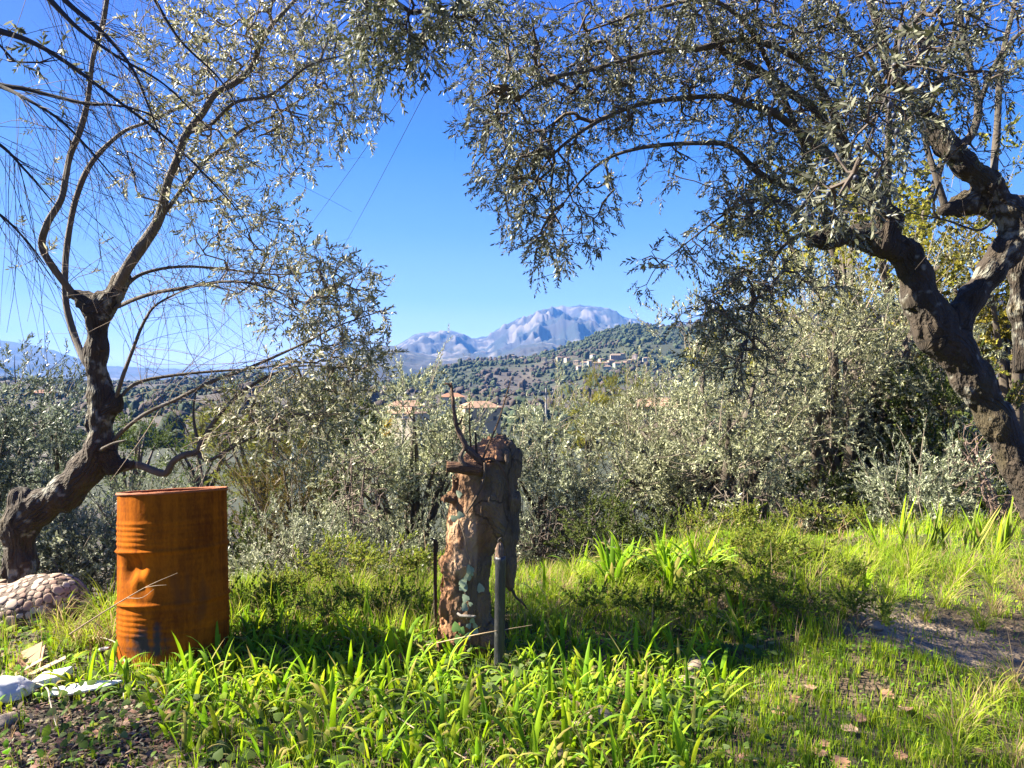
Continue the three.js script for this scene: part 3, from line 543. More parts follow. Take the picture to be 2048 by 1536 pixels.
  treeFrom({ label: 'leaning silver leaved olive tree with a sawn stub at its foot, behind the rusty drum', base, bones, limbs, blobs, whip: { n: 430, len: [0.25, 0.75], droop: 0.35, r: 0.0019, col: [0.17, 0.12, 0.085] }, trunkCol: barkCol(0.03, 0.72, 0.2), cell: 0.014, limbK: 0.66, limbCol: (p) => oliveLimbCol(p).map((q) => q * 0.72), tint: [1.65, 1.6, 1.45], twig: { col: [0.2, 0.15, 0.105], droop: 0.3 }, hang: 0.15, perEnd: [1, 2] });
}
// ---- the gnarled olive on the right
{
  reseed(202);
  const D = 5.0, base = at(2150, 1130, D); base.y = groundY(base.x, base.z) - 0.05;
  const bones = [
    ...chain([V(base.x, base.y - 0.1, base.z), at(2120, 1085, D), at(2048, 940, D), at(1990, 838, D), at(1944, 760, D), at(1904, 696, D), at(1866, 645, D), at(1841, 597, D), at(1832, 546, D), at(1808, 505, D), at(1765, 484, D), at(1718, 470, D), at(1655, 478, 4.9), at(1622, 482, 4.85)], [48, 40, 33, 31, 31, 34, 37, 33, 27, 24, 22, 20, 15, 12].map((q) => mPx(q, D))),
    ...bonesPx([[1880, 672, 34], [1912, 640, 25], [1946, 592, 21], [1980, 546, 23], [2014, 502, 26], [2046, 470, 27], [2075, 452, 24]], D),
    ...bonesPx([[2046, 478, 24], [2016, 424, 22], [1976, 367, 20], [1930, 330, 19], [1893, 294, 18], [1877, 262, 16], [1842, 220, 12]], D),
    ...bonesPx([[2090, 430, 22, 5.2], [2048, 414, 20, 5.15], [1994, 412, 20, 5.1], [1930, 408, 18, 5.05], [1884, 422, 14]], D),
    ...bonesPx([[2056, 480, 24], [2036, 540, 18], [2040, 620, 15], [2044, 735, 15]], 5.25),
    ...bonesPx([[1765, 488, 24], [1778, 440, 20], [1750, 400, 16], [1720, 369, 14]], 4.95),
  ];
  const limbs = [
    { pts: [[1770, 470, D], [1775, 431, 4.9], [1720, 369, 4.75], [1683, 329, 4.6], [1610, 274, 4.5], [1548, 226, 4.4], [1497, 210, 4.35], [1446, 194, 4.3], [1391, 194, 4.25], [1287, 207, 4.2], [1217, 232, 4.15], [1147, 274, 4.1], [1100, 316, 4.1], [1060, 380, 4.1]], r: [0.05, 0.048, 0.042, 0.035, 0.028, 0.022, 0.02, 0.016, 0.012, 0.007] },
    { pts: [[1730, 380, 4.9], [1690, 310, 4.8], [1640, 230, 4.7], [1592, 194, 4.6], [1526, 146, 4.5], [1446, 102, 4.45], [1428, 66, 4.4], [1400, -30, 4.4]], r: [0.042, 0.04, 0.038, 0.034, 0.026, 0.018] },
    { pts: [[1700, 300, 4.8], [1640, 175, 4.6], [1603, 124, 4.5], [1519, 84, 4.4], [1464, 80, 4.35], [1410, 95, 4.3], [1300, 106, 4.2], [1180, 140, 4.15], [1090, 160, 4.1], [1020, 210, 4.1]], r: [0.034, 0.03, 0.026, 0.022, 0.02, 0.014, 0.008] },
    { pts: [[1700, 468, 4.95], [1629, 402, 4.75], [1519, 347, 4.5], [1475, 303, 4.4], [1446, 288, 4.35], [1410, 286, 4.3], [1287, 295, 4.2], [1217, 316, 4.15], [1164, 359, 4.1], [1110, 430, 4.1]], r: [0.034, 0.03, 0.024, 0.02, 0.016, 0.011, 0.006] },
    { pts: [[1640, 478, 4.9], [1600, 470, 4.7], [1560, 500, 4.6], [1530, 560, 4.5], [1500, 640, 4.5], [1490, 720, 4.5]], r: [0.026, 0.02, 0.014, 0.009, 0.005] },
    { pts: [[1620, 480, 4.86], [1590, 420, 4.7], [1540, 400, 4.6], [1480, 410, 4.5], [1420, 450, 4.4], [1330, 520, 4.4]], r: [0.024, 0.02, 0.014, 0.009, 0.005] },
    { pts: [[1850, 232, D], [1804, 175, 4.9], [1778, 146, 4.85], [1765, 80, 4.8], [1740, 0, 4.7], [1720, -80, 4.7]], r: [0.05, 0.045, 0.04, 0.034, 0.026] },
    { pts: [[1900, 300, D], [1940, 274, D], [1957, 205, 5.05], [1939, 128, 5.05], [1921, 37, 5.0], [1915, -60, 5.0]], r: [0.04, 0.036, 0.032, 0.026, 0.02] },
    { pts: [[1985, 370, D], [1994, 256, 5.1], [2001, 128, 5.1], [2027, 18, 5.1], [2040, -60, 5.1]], r: [0.036, 0.03, 0.024, 0.018] },
    { pts: [[1890, 412, D], [1870, 347, 5.0], [1850, 270, 5.05], [1870, 180, 5.1], [1903, 84, 5.1], [1920, -20, 5.1]], r: [0.034, 0.03, 0.026, 0.022, 0.014] },
    { pts: [[1775, 430, 4.95], [1776, 310, 4.9], [1775, 219, 4.9], [1740, 120, 4.85], [1700, 60, 4.8], [1640, -20, 4.8]], r: [0.036, 0.032, 0.026, 0.02, 0.012] },
    { pts: [[1960, 205, 5.05], [2000, 110, 4.9], [2048, 60, 4.8], [2100, 20, 4.7]], r: [0.024, 0.02, 0.014] },
    { pts: [[2000, 412, 5.1], [1960, 460, 4.8], [1890, 440, 4.7], [1811, 424, 4.6]], r: [0.014, 0.01, 0.005] },
    { pts: [[1660, 478, 4.92], [1620, 330, 4.7], [1560, 180, 4.5], [1500, 60, 4.3], [1420, 0, 4.1], [1300, 20, 4.0], [1180, 60, 4.0]], r: [0.03, 0.026, 0.022, 0.016, 0.008] },
    { pts: [[1780, 150, 4.85], [1800, 60, 4.0], [1800, 80, 3.0], [1780, 170, 2.5], [1745, 260, 2.25], [1715, 330, 2.15]], r: [0.03, 0.02, 0.008, 0.004, 0.002] },
  ];
  const blobs = [...blobPx([[1000, 130, 80, 80, 62], [955, 220, 50, 60, 34], [1040, 235, 90, 80, 74], [995, 330, 60, 50, 36], [1080, 330, 90, 65, 66], [1055, 425, 75, 55, 46], [1100, 505, 45, 50, 26], [1190, 395, 60, 40, 22], [1180, 470, 40, 30, 9],
    [1150, 120, 120, 85, 110], [1280, 80, 120, 75, 120], [1300, 200, 100, 60, 60], [1190, 230, 80, 55, 46], [1420, 55, 120, 55, 110], [1550, 55, 120, 55, 100], [1450, 180, 100, 55, 56], [1560, 200, 100, 60, 60], [1690, 70, 120, 70, 100], [1680, 190, 90, 60, 46], [1600, 300, 90, 60, 60], [1500, 330, 90, 50, 50], [1470, 425, 80, 45, 46], [1560, 440, 70, 50, 46], [1400, 500, 50, 40, 16], [1300, 540, 35, 35, 9], [1330, 330, 60, 40, 14],
    [1540, 535, 65, 50, 40], [1480, 575, 60, 45, 36], [1430, 625, 60, 45, 34], [1500, 655, 65, 50, 34], [1450, 705, 60, 45, 28], [1520, 740, 55, 45, 20], [1470, 785, 30, 30, 8], [1600, 580, 40, 60, 14],
    [1850, 55, 110, 60, 90], [1980, 80, 80, 80, 62], [1800, 160, 80, 50, 60], [1910, 200, 90, 60, 56], [1770, 260, 60, 60, 36], [1700, 380, 70, 50, 24], [1700, 470, 60, 30, 10], [1050, 60, 60, 40, 24], [1960, 300, 70, 50, 12]], 4.35, 0.6, 1.45),
    ...blobPx([[1695, 330, 60, 80, 13], [1740, 230, 70, 70, 14], [1670, 400, 45, 45, 9], [1760, 300, 45, 60, 7], [1850, 215, 35, 30, 5], [1720, 420, 40, 30, 5], [1830, 100, 60, 60, 10]], 2.3, 0.16)];
  const tree = treeFrom({ label: 'large gnarled dark olive tree forking in a Y, its canopy arching over the view', base, bones, limbs, blobs, whip: { n: 330, len: [0.15, 0.42], droop: 0.6, r: 0.0018, col: [0.08, 0.06, 0.046] }, trunkCol: barkCol(-0.05, 0.66, 0.25), cell: 0.015, k: 0.08, limbK: 0.66, limbCol: (p) => oliveLimbCol(p).map((q) => q * 0.55), sprigScale: [0.68, 1.05], tint: [0.66, 0.68, 0.62], twig: { col: [0.10, 0.075, 0.055], droop: 0.2 }, hang: 0.5, perEnd: [1, 2] });
  const olive = new THREE.SphereGeometry(0.0085, 10, 8).scale(1, 1.3, 1), om = new THREE.MeshPhysicalMaterial({ name: 'ripe_olive', color: new THREE.Color(0.03, 0.035, 0.055), roughness: 0.6, clearcoat: 0.15, clearcoatRoughness: 0.5 });
  const nearEnds = lastEnds.filter((e) => e.p.z > -2.7);
  for (let k = 0; k < 24 && nearEnds.length; k++) { const e = pick(nearEnds), m = part('olive', olive, om, tree); m.position.copy(e.p).sub(base).add(V(gauss() * 0.02, -0.016, gauss() * 0.02)); m.rotation.set(R(), R(), R()); m.scale.setScalar(rr(0.75, 1.05)); }
}
// ---- the olive beside the viewer: trunk out of frame, drooping bare twigs in view, shade on the foreground
{
  reseed(303);
  const base = V(-4.7, 0, -2.5); base.y = groundY(base.x, base.z) - 0.05;
  const bones = [...chain([V(-4.7, base.y - 0.1, -2.5), V(-4.6, 0.7, -2.5), V(-4.45, 1.4, -2.45), V(-4.3, 2.0, -2.5)], [0.26, 0.2, 0.18, 0.17]), ...chain([V(-4.3, 1.95, -2.5), V(-3.9, 2.5, -2.5), V(-3.4, 2.9, -2.55)], [0.14, 0.11, 0.09]), ...chain([V(-4.35, 1.95, -2.5), V(-4.6, 2.6, -2.7), V(-4.7, 3.2, -3.0)], [0.13, 0.1, 0.08])];
  const from = (v) => V(...v);
  const limbs = [
    { pts: [from([-3.9, 2.5, -2.5]), from([-2.9, 2.75, -2.6]), [-150, 30, 2.6], [0, 63, 2.6], [63, 84, 2.6], [130, 123, 2.6], [220, 190, 2.6], [300, 250, 2.6], [360, 300, 2.6], [420, 360, 2.6], [480, 430, 2.65], [515, 510, 2.7]], r: [0.05, 0.03, 0.016, 0.011, 0.008, 0.006, 0.004, 0.002] },
    { pts: [from([-3.9, 2.5, -2.5]), from([-2.9, 2.5, -2.7]), [-150, 120, 2.8], [0, 170, 2.8], [50, 178, 2.8], [110, 193, 2.8], [180, 208, 2.8], [230, 210, 2.8], [290, 225, 2.85], [330, 250, 2.9]], r: [0.04, 0.024, 0.015, 0.011, 0.009, 0.006, 0.003] },
    { pts: [[-150, 120, 2.8], [0, 172, 2.75], [60, 202, 2.7], [120, 240, 2.7], [180, 300, 2.7], [240, 370, 2.7]], r: [0.014, 0.010, 0.007, 0.003] },
    { pts: [from([-3.4, 2.9, -2.55]), from([-2.4, 3.2, -2.5]), [20, -90, 2.5], [100, 0, 2.5], [160, 60, 2.5], [230, 110, 2.5], [330, 170, 2.5], [420, 260, 2.55]], r: [0.04, 0.028, 0.016, 0.009, 0.006, 0.003] },
    { pts: [from([-3.4, 2.9, -2.55]), from([-2.3, 3.3, -2.7]), [60, -90, 2.8], [130, 0, 2.8], [200, 60, 2.8], [260, 130, 2.8], [300, 220, 2.8], [330, 300, 2.85]], r: [0.04, 0.024, 0.014, 0.008, 0.003] },
    { pts: [from([-3.9, 2.5, -2.5]), from([-2.8, 2.2, -2.6]), [-120, 370, 2.7], [0, 430, 2.7], [60, 490, 2.7], [90, 530, 2.7]], r: [0.03, 0.014, 0.007, 0.003] },
    { pts: [from([-3.9, 2.5, -2.5]), from([-2.8, 2.4, -2.5]), [-120, 235, 2.5], [0, 290, 2.5], [50, 340, 2.5], [110, 410, 2.5]], r: [0.03, 0.014, 0.008, 0.003] },
    { pts: [from([-3.4, 2.9, -2.55]), from([-2.2, 3.5, -3.0]), [250, -120, 3.2], [310, 0, 3.2], [360, 80, 3.2], [440, 160, 3.2], [500, 260, 3.2]], r: [0.04, 0.022, 0.012, 0.007, 0.003] },
    { pts: [from([-3.4, 2.9, -2.55]), from([-2.2, 3.5, -2.8]), from([-1.2, 3.7, -3.0]), [620, -160, 3.2], [760, -50, 3.2], [860, 0, 3.2], [930, 60, 3.2]], r: [0.05, 0.04, 0.03, 0.018, 0.008, 0.003] },
    { pts: [from([-4.7, 3.2, -3.0]), from([-4.3, 3.6, -3.5]), from([-3.7, 3.75, -3.85])], r: [0.07, 0.05, 0.02] },
    { pts: [from([-4.3, 2.0, -2.5]), from([-4.7, 2.3, -3.2]), from([-4.9, 2.4, -3.85])], r: [0.08, 0.05, 0.02] },
  ];
  const blobs = [...blobPx([[820, 40, 90, 45, 46], [760, 100, 60, 45, 26], [900, 25, 70, 35, 30], [700, 20, 70, 40, 26], [960, 10, 60, 30, 16], [840, 110, 30, 30, 8], [60, 110, 50, 30, 6], [40, 60, 40, 30, 5]], 3.2, 0.3, 1.2),
    { c: V(-3.8, 3.8, -4.0), r: [1.0, 0.35, 0.42], n: 190 }, { c: V(-4.9, 2.4, -3.85), r: [0.8, 0.45, 0.32], n: 150 }, { c: V(-4.4, 3.05, -4.0), r: [0.7, 0.35, 0.34], n: 110 }, { c: V(-3.6, 3.5, -2.8), r: [0.9, 0.5, 0.6], n: 120 }, { c: V(-5.4, 3.6, -3.0), r: [0.9, 0.7, 0.6], n: 120 }];
  treeFrom({ label: 'olive tree standing out of view whose thin drooping bare twigs hang across the open sky', base, bones, limbs, blobs, whip: { n: 230, len: [0.3, 0.8], droop: 0.75, r: 0.0013, col: [0.05, 0.038, 0.034], from: 0.3, spreadK: 0.55, fwd: 0.7 }, trunkCol: barkCol(0, 0.9, 0.2), cell: 0.02, tint: [0.9, 0.95, 0.9], twig: { col: [0.06, 0.045, 0.04], droop: 0.2 }, hang: 0.55, perEnd: [1, 2], limbK: 0.62, limbCol: () => [0.05, 0.04, 0.034] });
}

// ---- trees and bushes on the slope below the terrace
function slopeTree({ name = 'olive_tree', label, category = 'olive tree', group, u, d, top, bot, w, lobes = 10, n = 2600, kind = 'olive', mat = M.olive, tint = [1, 1, 1], vary = 0.22, shoots = 3, size = [1.0, 1.5], upright = 0.25, lobeR = [0.32, 0.5], twigs = 0.2, shape = 1, trunkR, fill = 0.35, boxy = 0.0 }) {
  bot += 70; w *= 1.22;
  const c = at(u, (top + bot) / 2, d), rx = mPx(w / 2, d), ry = mPx((bot - top) / 2, d), rz = Math.min(rx * 1.05, ry * 1.4);
  const base = V(c.x + gauss() * 0.15, 0, c.z + gauss() * 0.1); base.y = Math.min(groundY(base.x, base.z), c.y - ry * 0.6) - 0.05;
  const o = thing(name, label, category, base, group), L = [];
  const cols = (p) => { const k = 0.5 + 0.5 * fbm(p.x * 9, p.y * 6, p.z * 9, 3); return [lerp(0.07, 0.17, k), lerp(0.055, 0.135, k), lerp(0.04, 0.10, k)]; };
  const fork = V(lerp(base.x, c.x, 0.5), lerp(base.y, c.y - ry * 0.35, 0.75), lerp(base.z, c.z, 0.5)), tr = trunkR ?? clamp(rx * 0.085, 0.05, 0.22);
  const tp = [base.clone().add(V(0, -0.15, 0)), base.clone().lerp(fork, 0.35).add(V(gauss() * 0.06, 0, gauss() * 0.06)), base.clone().lerp(fork, 0.7).add(V(gauss() * 0.06, 0, gauss() * 0.06)), fork];
  { const [p, r] = spline2(tp, [tr * 1.5, tr * 1.1, tr, tr * 0.95], 0.08); part('trunk', shift(new MB().tube(p, r, 9, cols, 0.2).geo(), base), M.bark, o); }
  for (let k = 0; k < lobes; k++) {
    let q; for (let t = 0; t < 30; t++) { q = V(rr(-1, 1), rr(-1, 1), rr(-1, 1)); const e = Math.pow(Math.abs(q.x), 2 + boxy) + Math.pow(Math.abs(q.y), 2 + boxy) + Math.pow(Math.abs(q.z), 2 + boxy); if (e < 0.75 && (e > 0.12 || k < 2) && (shape <= 1 || Math.hypot(q.x, q.z) < (1 - (q.y + 1) / 2) * 0.9 + 0.1)) break; }
    const rad = rr(...lobeR) * (shape > 1 ? lerp(1, 0.45, (q.y + 1) / 2) : 1);
    L.push({ c: V(c.x + q.x * rx * (1 - rad * 0.5), c.y + q.y * ry * (1 - rad * 0.5), c.z + q.z * rz * 0.7), r: V(rx * rad, Math.min(ry, rx * 1.3) * rad, rz * rad), t: rr(1 - vary, 1 + vary) });
  }
  const sprigs = SPRIG[kind === 'olive' ? 'olive_far' : kind], tw = new MB(), loose = [], leaves = [];
  for (const l of L) {
    const mid = fork.clone().lerp(l.c, 0.5).add(V(gauss() * 0.1 * rx, ry * 0.1, gauss() * 0.1 * rx)), [p, r] = spline2([fork.clone().add(V(0, -tr * 0.8, 0)), mid, l.c], [tr * 0.7, tr * 0.4, tr * 0.16], 0.1);
    part('limb', shift(new MB().tube(p, r, 6, cols, 0.15, false).geo(), base), M.limb, o);
  }
  const vol = L.map((l) => l.r.x * l.r.y), tot = vol.reduce((a, b) => a + b, 0);
  L.forEach((l, li) => {
    const m = Math.max(30, Math.round(n * 0.25 * vol[li] / tot));
    let p0, b0 = 1, left = 0;
    for (let k = 0; k < m; k++) {
      if (left-- <= 0) { // a new small clump
        const dir = rvec(), q = R() < fill ? Math.cbrt(R()) : rr(0.75, 1.08), wob = 1 + 0.4 * fbm(dir.x * 2.5 + li * 7, dir.y * 2.5, dir.z * 2.5, 2);
        p0 = V(l.c.x + dir.x * l.r.x * q * wob, l.c.y + dir.y * l.r.y * q * wob, l.c.z + dir.z * l.r.z * q * wob); b0 = l.t * rr(0.8, 1.2); left = 5 + R() * 8;
      }
      const off = rvec().multiplyScalar(0.13 * size[1] * Math.cbrt(R())), p = p0.clone().add(off);
      if (p.y < groundY(p.x, p.z) + 0.02) continue;
      const dir = p.clone().sub(l.c).normalize().multiplyScalar(0.6).addScaledVector(rvec(), 0.75).add(V(0, upright, 0)).normalize(), t = b0 * rr(0.75, 1.25);
      leaves.push({ g: pick(sprigs), m: place(p.clone().sub(base), dir, rr(...size)), c: tint.map((x) => x * t) });
      if (R() < twigs) { const s0 = l.c.clone().lerp(p, 0.4).addScaledVector(rvec(), l.r.x * 0.15); tw.tube([s0, s0.clone().lerp(p, 0.55).addScaledVector(rvec(), 0.03), p], [0.008, 0.005, 0.0022], 3, [0.19, 0.155, 0.115], 0, false); }
    }
    // long shoots that break the outline
    for (let k = 0; k < shoots; k++) {
      const dir = rvec(); dir.y = Math.abs(dir.y) * 0.8 + 0.1; dir.normalize();
      const a = V(l.c.x + dir.x * l.r.x * 0.8, l.c.y + dir.y * l.r.y * 0.8, l.c.z + dir.z * l.r.z * 0.8), gd = dir.clone().multiplyScalar(0.7).add(V(gauss() * 0.3, 0.75, gauss() * 0.3)).normalize(), len = rr(0.3, 0.6) * size[1] * 0.8, e = a.clone().addScaledVector(gd, len).add(V(gauss() * 0.06, -0.04, gauss() * 0.06)), m2 = a.clone().lerp(e, 0.5).add(V(0, 0.03, 0));
      if (a.y < groundY(a.x, a.z)) continue;
      tw.tube([a, m2, e], [0.006, 0.004, 0.002], 3, [0.19, 0.155, 0.115], 0, false);
      const t0 = l.t * rr(0.85, 1.2);
      for (let q = 0; q < 6; q++) { const p = a.clone().lerp(e, 0.15 + 0.17 * q), d2 = gd.clone().addScaledVector(rvec(), 0.55).normalize(); loose.push({ g: pick(sprigs), m: place(p.sub(base), d2, rr(0.6, 0.95) * size[0]), c: tint.map((x) => x * t0) }); }
    }
  });
  if (tw.i.length) part('twigs', shift(tw.geo(), base), M.twig, o, true);
  part('foliage', baked([...leaves, ...loose]), mat, o, true);
  return o;
}
reseed(404);
slopeTree({ label: 'pale silver olive tree directly behind the left side of the stump', u: 828, d: 9.2, top: 735, bot: 1150, w: 270, n: 4800, lobes: 16, tint: [1.55, 1.55, 1.3] });
slopeTree({ label: 'dense grey green olive tree behind the right side of the stump', u: 1082, d: 9.8, top: 770, bot: 1150, w: 270, n: 4600, lobes: 15, tint: [1.2, 1.22, 1.1] });
slopeTree({ label: 'broad silvery olive tree on the slope between stump and gnarled olive', u: 1410, d: 9.4, top: 615, bot: 1150, w: 430, n: 11000, lobes: 28, tint: [1.35, 1.33, 1.1] });
slopeTree({ label: 'tall thick silver olive tree filling the slope behind the forked trunk', u: 1680, d: 10.6, top: 440, bot: 1120, w: 470, n: 13000, lobes: 30, tint: [1.35, 1.32, 1.08] });
slopeTree({ name: 'olive_bush', category: 'olive bush', label: 'low rounded silver olive bush above the iris blades', u: 1832, d: 7.9, top: 920, bot: 1085, w: 230, n: 1900, lobes: 9, tint: [1.05, 1.1, 1.0], trunkR: 0.03 });
slopeTree({ name: 'laurel_bush', category: 'bush', label: 'dark green evergreen bush behind the forked olive trunk', u: 1880, d: 10.2, top: 700, bot: 1080, w: 300, n: 3800, lobes: 13, kind: 'green', mat: M.leaf, tint: [1.1, 1.1, 1], twigs: 0.3 });
slopeTree({ name: 'oak_tree', category: 'oak tree', label: 'tall yellow green oak tree rising behind the gnarled olive canopy', u: 1750, d: 15, top: 130, bot: 900, w: 600, n: 9000, lobes: 20, kind: 'oak', mat: M.leaf, size: [1, 1.7], twigs: 0.15, tint: [1.05, 1, 0.9] });
slopeTree({ name: 'oak_tree', category: 'oak tree', label: 'yellowing oak tree at the far side of the forked trunk', u: 2030, d: 13, top: 250, bot: 1000, w: 330, n: 5000, lobes: 16, kind: 'oak', mat: M.leaf, size: [0.9, 1.5], twigs: 0.15, tint: [1.1, 0.95, 0.8] });
slopeTree({ name: 'pine_tree', category: 'pine tree', label: 'bright yellow green pine standing behind the grey olive crowns', u: 1172, d: 24, top: 744, bot: 900, w: 130, n: 1500, lobes: 11, kind: 'pine', mat: M.leaf, size: [0.9, 1.5], upright: 0.7, twigs: 0.05, tint: [1.25, 1.2, 1] });
slopeTree({ name: 'pine_tree', category: 'pine tree', label: 'smaller pine peeping over the broad silvery olive', u: 1262, d: 26, top: 722, bot: 880, w: 110, n: 1100, lobes: 9, kind: 'pine', mat: M.leaf, size: [0.9, 1.4], upright: 0.7, twigs: 0.05, tint: [1.1, 1.1, 1] });
slopeTree({ label: 'feathery olive tree at the far side of the leaning trunk, cut by the picture border', u: -20, d: 7.6, top: 640, bot: 1010, w: 190, n: 2200, lobes: 11, tint: [0.7, 0.8, 0.76] });
slopeTree({ label: 'slim young olive tree just behind the leaning trunk', u: 140, d: 8.6, top: 742, bot: 1010, w: 120, n: 1100, lobes: 8, tint: [0.66, 0.78, 0.74], upright: 0.6 });
slopeTree({ name: 'olive_bush', category: 'olive bush', label: 'greenish olive bush filling the gap under the leaning trunk', u: 70, d: 10.5, top: 850, bot: 1120, w: 240, n: 2400, lobes: 12, tint: [0.75, 0.85, 0.6] });
slopeTree({ name: 'olive_bush', category: 'olive bush', label: 'silver olive bush between the leaning trunk and the rusty drum', u: 165, d: 7.2, top: 965, bot: 1190, w: 210, n: 2300, lobes: 10, tint: [1.1, 1.12, 1.0], trunkR: 0.03 });
slopeTree({ name: 'olive_bush', category: 'olive bush', label: 'green olive bush rising behind the rim of the rusty drum', u: 340, d: 10, top: 915, bot: 1150, w: 270, n: 3000, lobes: 12, tint: [0.75, 0.83, 0.62] });
slopeTree({ name: 'pine_tree', category: 'pine tree', label: 'round yellow green pine behind the silver olive branches', u: 520, d: 20, top: 748, bot: 960, w: 210, n: 2600, lobes: 14, kind: 'pine', mat: M.leaf, size: [0.9, 1.4], upright: 0.6, twigs: 0.05, tint: [1.0, 1.05, 0.9] });
slopeTree({ name: 'oak_tree', category: 'oak tree', label: 'dark green evergreen oak behind the silver olive branches', u: 655, d: 16, top: 735, bot: 1050, w: 210, n: 3600, lobes: 14, kind: 'green', mat: M.leaf, size: [0.9, 1.5], tint: [0.95, 0.92, 0.8] });
slopeTree({ name: 'juniper_tree', category: 'juniper', label: 'brownish green juniper tree right of the rusty drum', u: 550, d: 9.4, top: 800, bot: 1130, w: 210, n: 3600, lobes: 16, kind: 'juniper', mat: M.leaf, size: [0.8, 1.2], upright: 0.5, shape: 2, tint: [0.75, 0.7, 0.6] });
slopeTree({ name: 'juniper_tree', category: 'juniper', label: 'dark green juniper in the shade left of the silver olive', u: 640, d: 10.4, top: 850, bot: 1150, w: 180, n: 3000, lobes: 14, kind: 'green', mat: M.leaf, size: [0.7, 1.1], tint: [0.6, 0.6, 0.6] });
slopeTree({ name: 'olive_bush', category: 'olive bush', label: 'low pale silver olive bush between rusty drum and stump', u: 570, d: 6.9, top: 1050, bot: 1235, w: 250, n: 2500, lobes: 11, tint: [1.25, 1.25, 1.15], trunkR: 0.03, size: [0.75, 1.1] });
slopeTree({ name: 'cypress_tree', category: 'cypress', label: 'small dark rounded cypress next to the white walled house', u: 757, d: 60, top: 796, bot: 868, w: 56, n: 900, lobes: 9, kind: 'green', mat: M.leaf, size: [1.6, 2.6], tint: [0.5, 0.55, 0.6], twigs: 0 });
slopeTree({ name: 'broom_bush', category: 'bush', label: 'bright yellow flowering bush below the dark cypress', u: 772, d: 52, top: 832, bot: 862, w: 34, n: 420, lobes: 6, kind: 'oak', mat: M.leaf, size: [1.2, 2], tint: [2.2, 1.6, 0.3], twigs: 0 });
slopeTree({ label: 'distant olive tree filling the dip beside the small cream house', u: 700, d: 30, top: 800, bot: 960, w: 150, n: 1600, lobes: 10, tint: [0.95, 1, 0.85], size: [1.4, 2.2] });
slopeTree({ label: 'olive crown beyond the stump, left of the grey utility pole', u: 990, d: 22, top: 790, bot: 950, w: 190, n: 1900, lobes: 10, tint: [1, 1.05, 0.95], size: [1.1, 1.8] });
slopeTree({ label: 'olive crown farther down the slope beyond the gnarled tree', u: 1500, d: 18, top: 640, bot: 950, w: 420, n: 4000, lobes: 14, tint: [0.95, 1, 0.85], size: [1.1, 1.8] });
slopeTree({ name: 'oak_tree', category: 'oak tree', label: 'dark evergreen oak in the valley below the leaning olive', u: 250, d: 34, top: 800, bot: 960, w: 200, n: 2000, lobes: 11, kind: 'green', mat: M.leaf, size: [1.5, 2.4], tint: [0.85, 0.95, 0.9], twigs: 0 });
slopeTree({ name: 'oak_tree', category: 'oak tree', label: 'evergreen oak in the valley beyond the drooping low branch', u: 400, d: 40, top: 800, bot: 960, w: 180, n: 1800, lobes: 11, kind: 'green', mat: M.leaf, size: [1.6, 2.6], tint: [0.95, 1.05, 0.8], twigs: 0 });

// ============================================================ near things
function onGround(u, v) { let d = 2.4; for (; d < 12; d += 0.01) { const p = at(u, v, d); if (p.y <= groundY(p.x, p.z)) break; } const p = at(u, v, d); p.y = groundY(p.x, p.z); return p; }
const pxOf = (p) => { const y = p.y - EYE, z = p.z, yc = y * CP + z * SP, zc = -y * SP + z * CP; return [1024 - p.x / zc * FPX, 768 + yc / zc * FPX]; };

